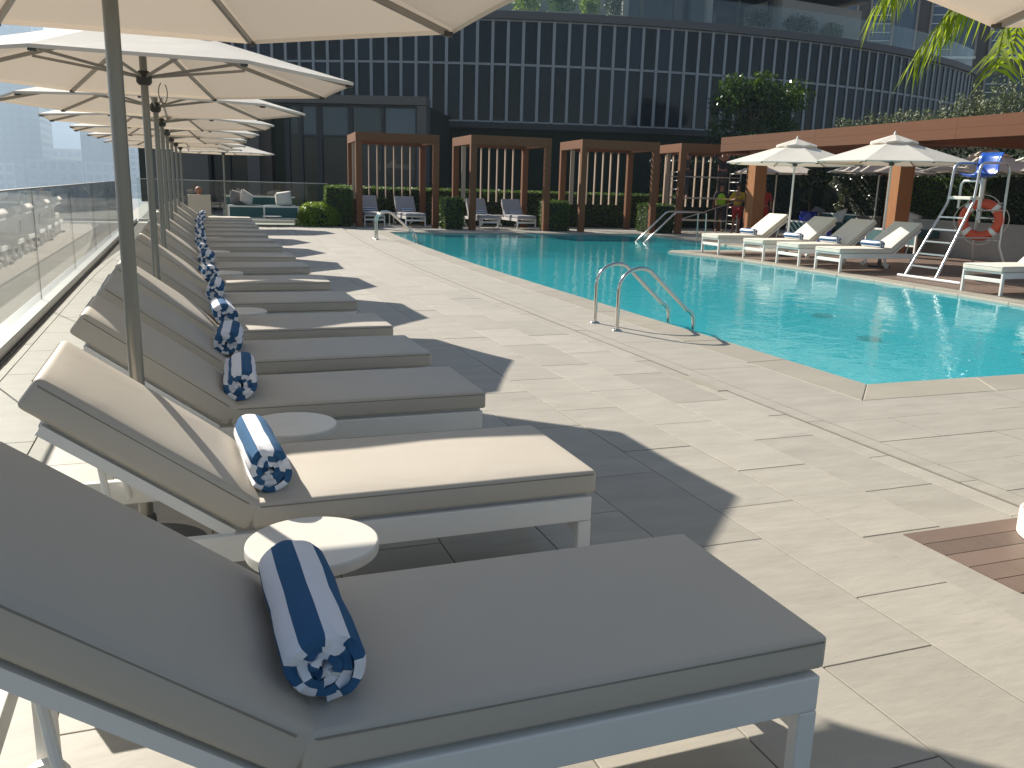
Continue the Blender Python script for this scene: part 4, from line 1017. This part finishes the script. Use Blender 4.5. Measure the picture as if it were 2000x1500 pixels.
terrace_shrub(21.3, .9, 1.4, 'leaf_olive', 'grey green shrub in the middle of the roof terrace')
terrace_shrub(32.5, 1.6, 1.2, 'leaf_dark', 'dark shrub behind the glass screen right of the terrace middle')
terrace_shrub(36.4, 2.4, 1.2, 'leaf_dark', 'dark palm like shrub in front of the pale roof room')
terrace_shrub(39.6, 1.5, 1.0, 'leaf_olive', 'brownish shrub beside the pale roof room')

# lower pavilion wing on the left
P0, P1, P2 = Vector((-1.9, 43.0, 0)), Vector((3.78, 40.93, 0)), Vector((10.1, 37.9, 0))
pv = empty('pavilion_wing', 'low wing with a grey framed window wall in front of the curved facade', 'building', (0, 0, 0))
dv = (P2-P1).normalized(); pvn = Vector((dv.y, -dv.x, 0)); al = math.atan2(dv.y, dv.x); LW = (P2-P1).length
w = bpy.data.objects.new('window_wall', None); COL.objects.link(w); w.parent = pv; w.location = P1; w.rotation_euler = (0, 0, al)
def S(f): return f*LW
MB().box((-1.5, -.35, 4.70), (LW, .6, 5.05)).build('fascia', 'panel_grey', w)
for k in range(8): MB().box((S(.942)+.004, -.35, .585*k+.003), (LW, .6, .585*k+.582)).build('cladding_panel', 'panel_grey', w)
MB().box((-1.2, -.05, 4.58), (S(.942), .1, 4.70)).build('frame', 'dark_frame', w)
MB().box((S(.147)-.3, -.05, 3.28), (S(.942), .1, 3.40)).build('frame', 'dark_frame', w)
for f, wd in ((.108, .22), (.197, .16), (.316, .26), (.515, .22), (.72, .16), (.935, .14)):
    MB().box((S(f)-wd/2, -.09, 0), (S(f)+wd/2, .12, 4.58)).build('frame', 'dark_frame', w)
xs = [.108, .197, .316, .515, .72, .935]
for k in range(5):
    MB().box((S(xs[k])+.1, 0, 3.401), (S(xs[k+1])-.08, .03, 4.579)).build('glass_pane', 'curtain_glass' if k < 4 else 'curtain_glass', w)
    MB().box((S(xs[k])+.1, 0, .05), (S(xs[k+1])-.08, .03, 3.279)).build('glass_pane', 'pavilion_glass', w)
cur = MB()
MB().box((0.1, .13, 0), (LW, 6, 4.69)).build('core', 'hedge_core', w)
w2 = bpy.data.objects.new('side_wall', None); COL.objects.link(w2); w2.parent = pv; w2.location = P0; d0 = (P1-P0).normalized(); w2.rotation_euler = (0, 0, math.atan2(d0.y, d0.x)); L0_ = (P1-P0).length
for x0, x1, m, nm, y0 in ((.45, 1.4, 'grey_wall', 'wall', 0), (1.4, 3.25, 'grey_wall', 'wall', -.12), (5.55, L0_, 'brown_wall', 'wall', .0), (5.02, 5.55, 'panel_grey', 'column', -.2)):
    MB().box((x0, y0, 0), (x1-.003, 1.0, 6.0)).build(nm, m, w2)
for x0, x1 in ((3.26, 4.1), (4.15, 5.0)): MB().box((x0, .3, 0), (x1, .33, 6)).build('glass_pane', 'pavilion_glass', w2); MB().box((x1, .2, 0), (x1+.05, .36, 6)).build('frame', 'dark_frame', w2)

# grey block at the far right behind the hotel
g = empty('grey_block', 'pale grey block with louvred windows behind the palm fronds', 'building', (50, 58, 0), -.55)
MB().box((-9, 0, 0), (16, 12, 26)).build('wall', 'panel_grey', g)
for k in range(5):
    for r in range(3):
        x0 = -8.2+4.4*k; z0 = 6.4+5.6*r
        wf = MB().box((x0, -.35, z0-.18), (x0+3.6, -.004, z0)).build('window_sill', 'white_paint', g)
        MB().box((x0+.1, -.06, z0+.01), (x0+3.5, -.003, z0+4.2)).build('window', 'curtain_glass', g)
        for q in range(3): MB().box((x0+.05+1.7*q, -.22, z0+.01), (x0+.2+1.7*q, -.07, z0+4.25)).build('window_frame', 'slab_concrete', g)
        for q in range(6): MB().box((x0+.25, -.14, z0+.5+.62*q), (x0+1.7, -.065, z0+.56+.62*q)).build('louvre', 'aluminium', g)

# ------------------------------------------------------------------ hazy city beyond the balustrade
def tower(label, x, y, w, d, top, m, floors, bays, rz=0, cat='tower', name='city_tower'):
    K = 5.2; x, y, w, d, top = x*K, y*K, w*K, d*K, (top-1.5)*K+1.5
    t = empty(name, label, cat, (x, y, -30), rz); Hh = top+30
    MB().box((-w/2, -d/2, 0), (w/2, d/2, Hh)).build('wall', m, t); wb = MB()
    fh, bw = Hh/floors, w/bays
    for i in range(floors):
        for j in range(bays): wb.box((-w/2+bw*(j+.18), -d/2-.25, fh*(i+.25)), (-w/2+bw*(j+.82), -d/2-.02, fh*(i+.85)))
        for j in range(bays): wb.box((w/2+.02, -d/2+d/bays*(j+.18), fh*(i+.25)), (w/2+.25, -d/2+d/bays*(j+.82), fh*(i+.85)))
    tag(wb.build('window', 'city_glass', t), kind='stuff')
    MB().box((-w/2-.4, -d/2-.4, Hh+.01), (w/2+.4, d/2+.4, Hh+1.5)).build('roof_parapet', m, t)
mat('city_glass', (.10, .13, .17), .3); mat('city_blue', (.07, .09, .12), .5); mat('city_pale', (.34, .33, .31), .8); mat('city_tan', (.36, .30, .23), .8)
tower('broad hazy blue tower at the left edge of the view', -55.4, 350, 24, 30, 60, 'city_blue', 26, 9)
tower('hazy blue tower right of the bright gap in the skyline', -26.3, 352, 11.7, 20, 56, 'city_blue', 24, 5)
tower('added distant tower toning down the overbright sky in the skyline gap', -76, 700, 30, 20, 58, 'city_blue', 14, 6)  # added mass, dims the overbright sky between the towers
tower('slim hazy tower with pale horizontal bands beside the second umbrella pole', -15.7, 345, 6.4, 14, 50, 'city_pale', 26, 3)
tower('pale low apartment block with square windows below the skyline gap', -35.5, 300, 13, 14, 4.6, 'city_pale', 3, 5, cat='building', name='apartment_block')
tower('pale low apartment block right of the other low block', -21.5, 290, 9, 14, 4.2, 'city_pale', 3, 4, cat='building', name='apartment_block')
tower('tan stepped building filling the bottom of the skyline gap', -46, 420, 20, 14, 10.5, 'city_tan', 4, 7, cat='building', name='apartment_block')
tower('hazy low block at the left edge below the broad tower', -49, 290, 10, 14, 3.2, 'city_pale', 3, 4, cat='building', name='apartment_block')
sk = ['pale', 'tan', 'low pale', 'taller tan', 'low tan', 'wide pale', 'narrow pale']
for i in range(7):
    tower(f'small hazy {sk[i]} block on the far skyline, {ORD[i]} from its left end', -170+38*i+random.uniform(-8, 8), 640+random.uniform(-40, 60), 26, 20, random.uniform(2, 20), 'city_tan' if i in (1, 3, 4) else 'city_pale', 12, 6, cat='building', name='apartment_block')
# ------------------------------------------------------------------ air
hz = MB().box((-3000, -500, -32), (1600, 4200, 318)).build('haze', 'soil'); tag(hz, kind='stuff')
hm = bpy.data.materials.new('haze_air'); hm.use_nodes = True; hn = hm.node_tree.nodes; hn.remove(hn['Principled BSDF'])
pvn_ = hn.new('ShaderNodeVolumePrincipled'); pvn_.inputs['Color'].default_value = (.62, .80, 1.0, 1); pvn_.inputs['Density'].default_value = .00037; pvn_.inputs['Anisotropy'].default_value = .3
hm.node_tree.links.new(pvn_.outputs[0], hn['Material Output'].inputs['Volume']); hz.data.materials.clear(); hz.data.materials.append(hm)
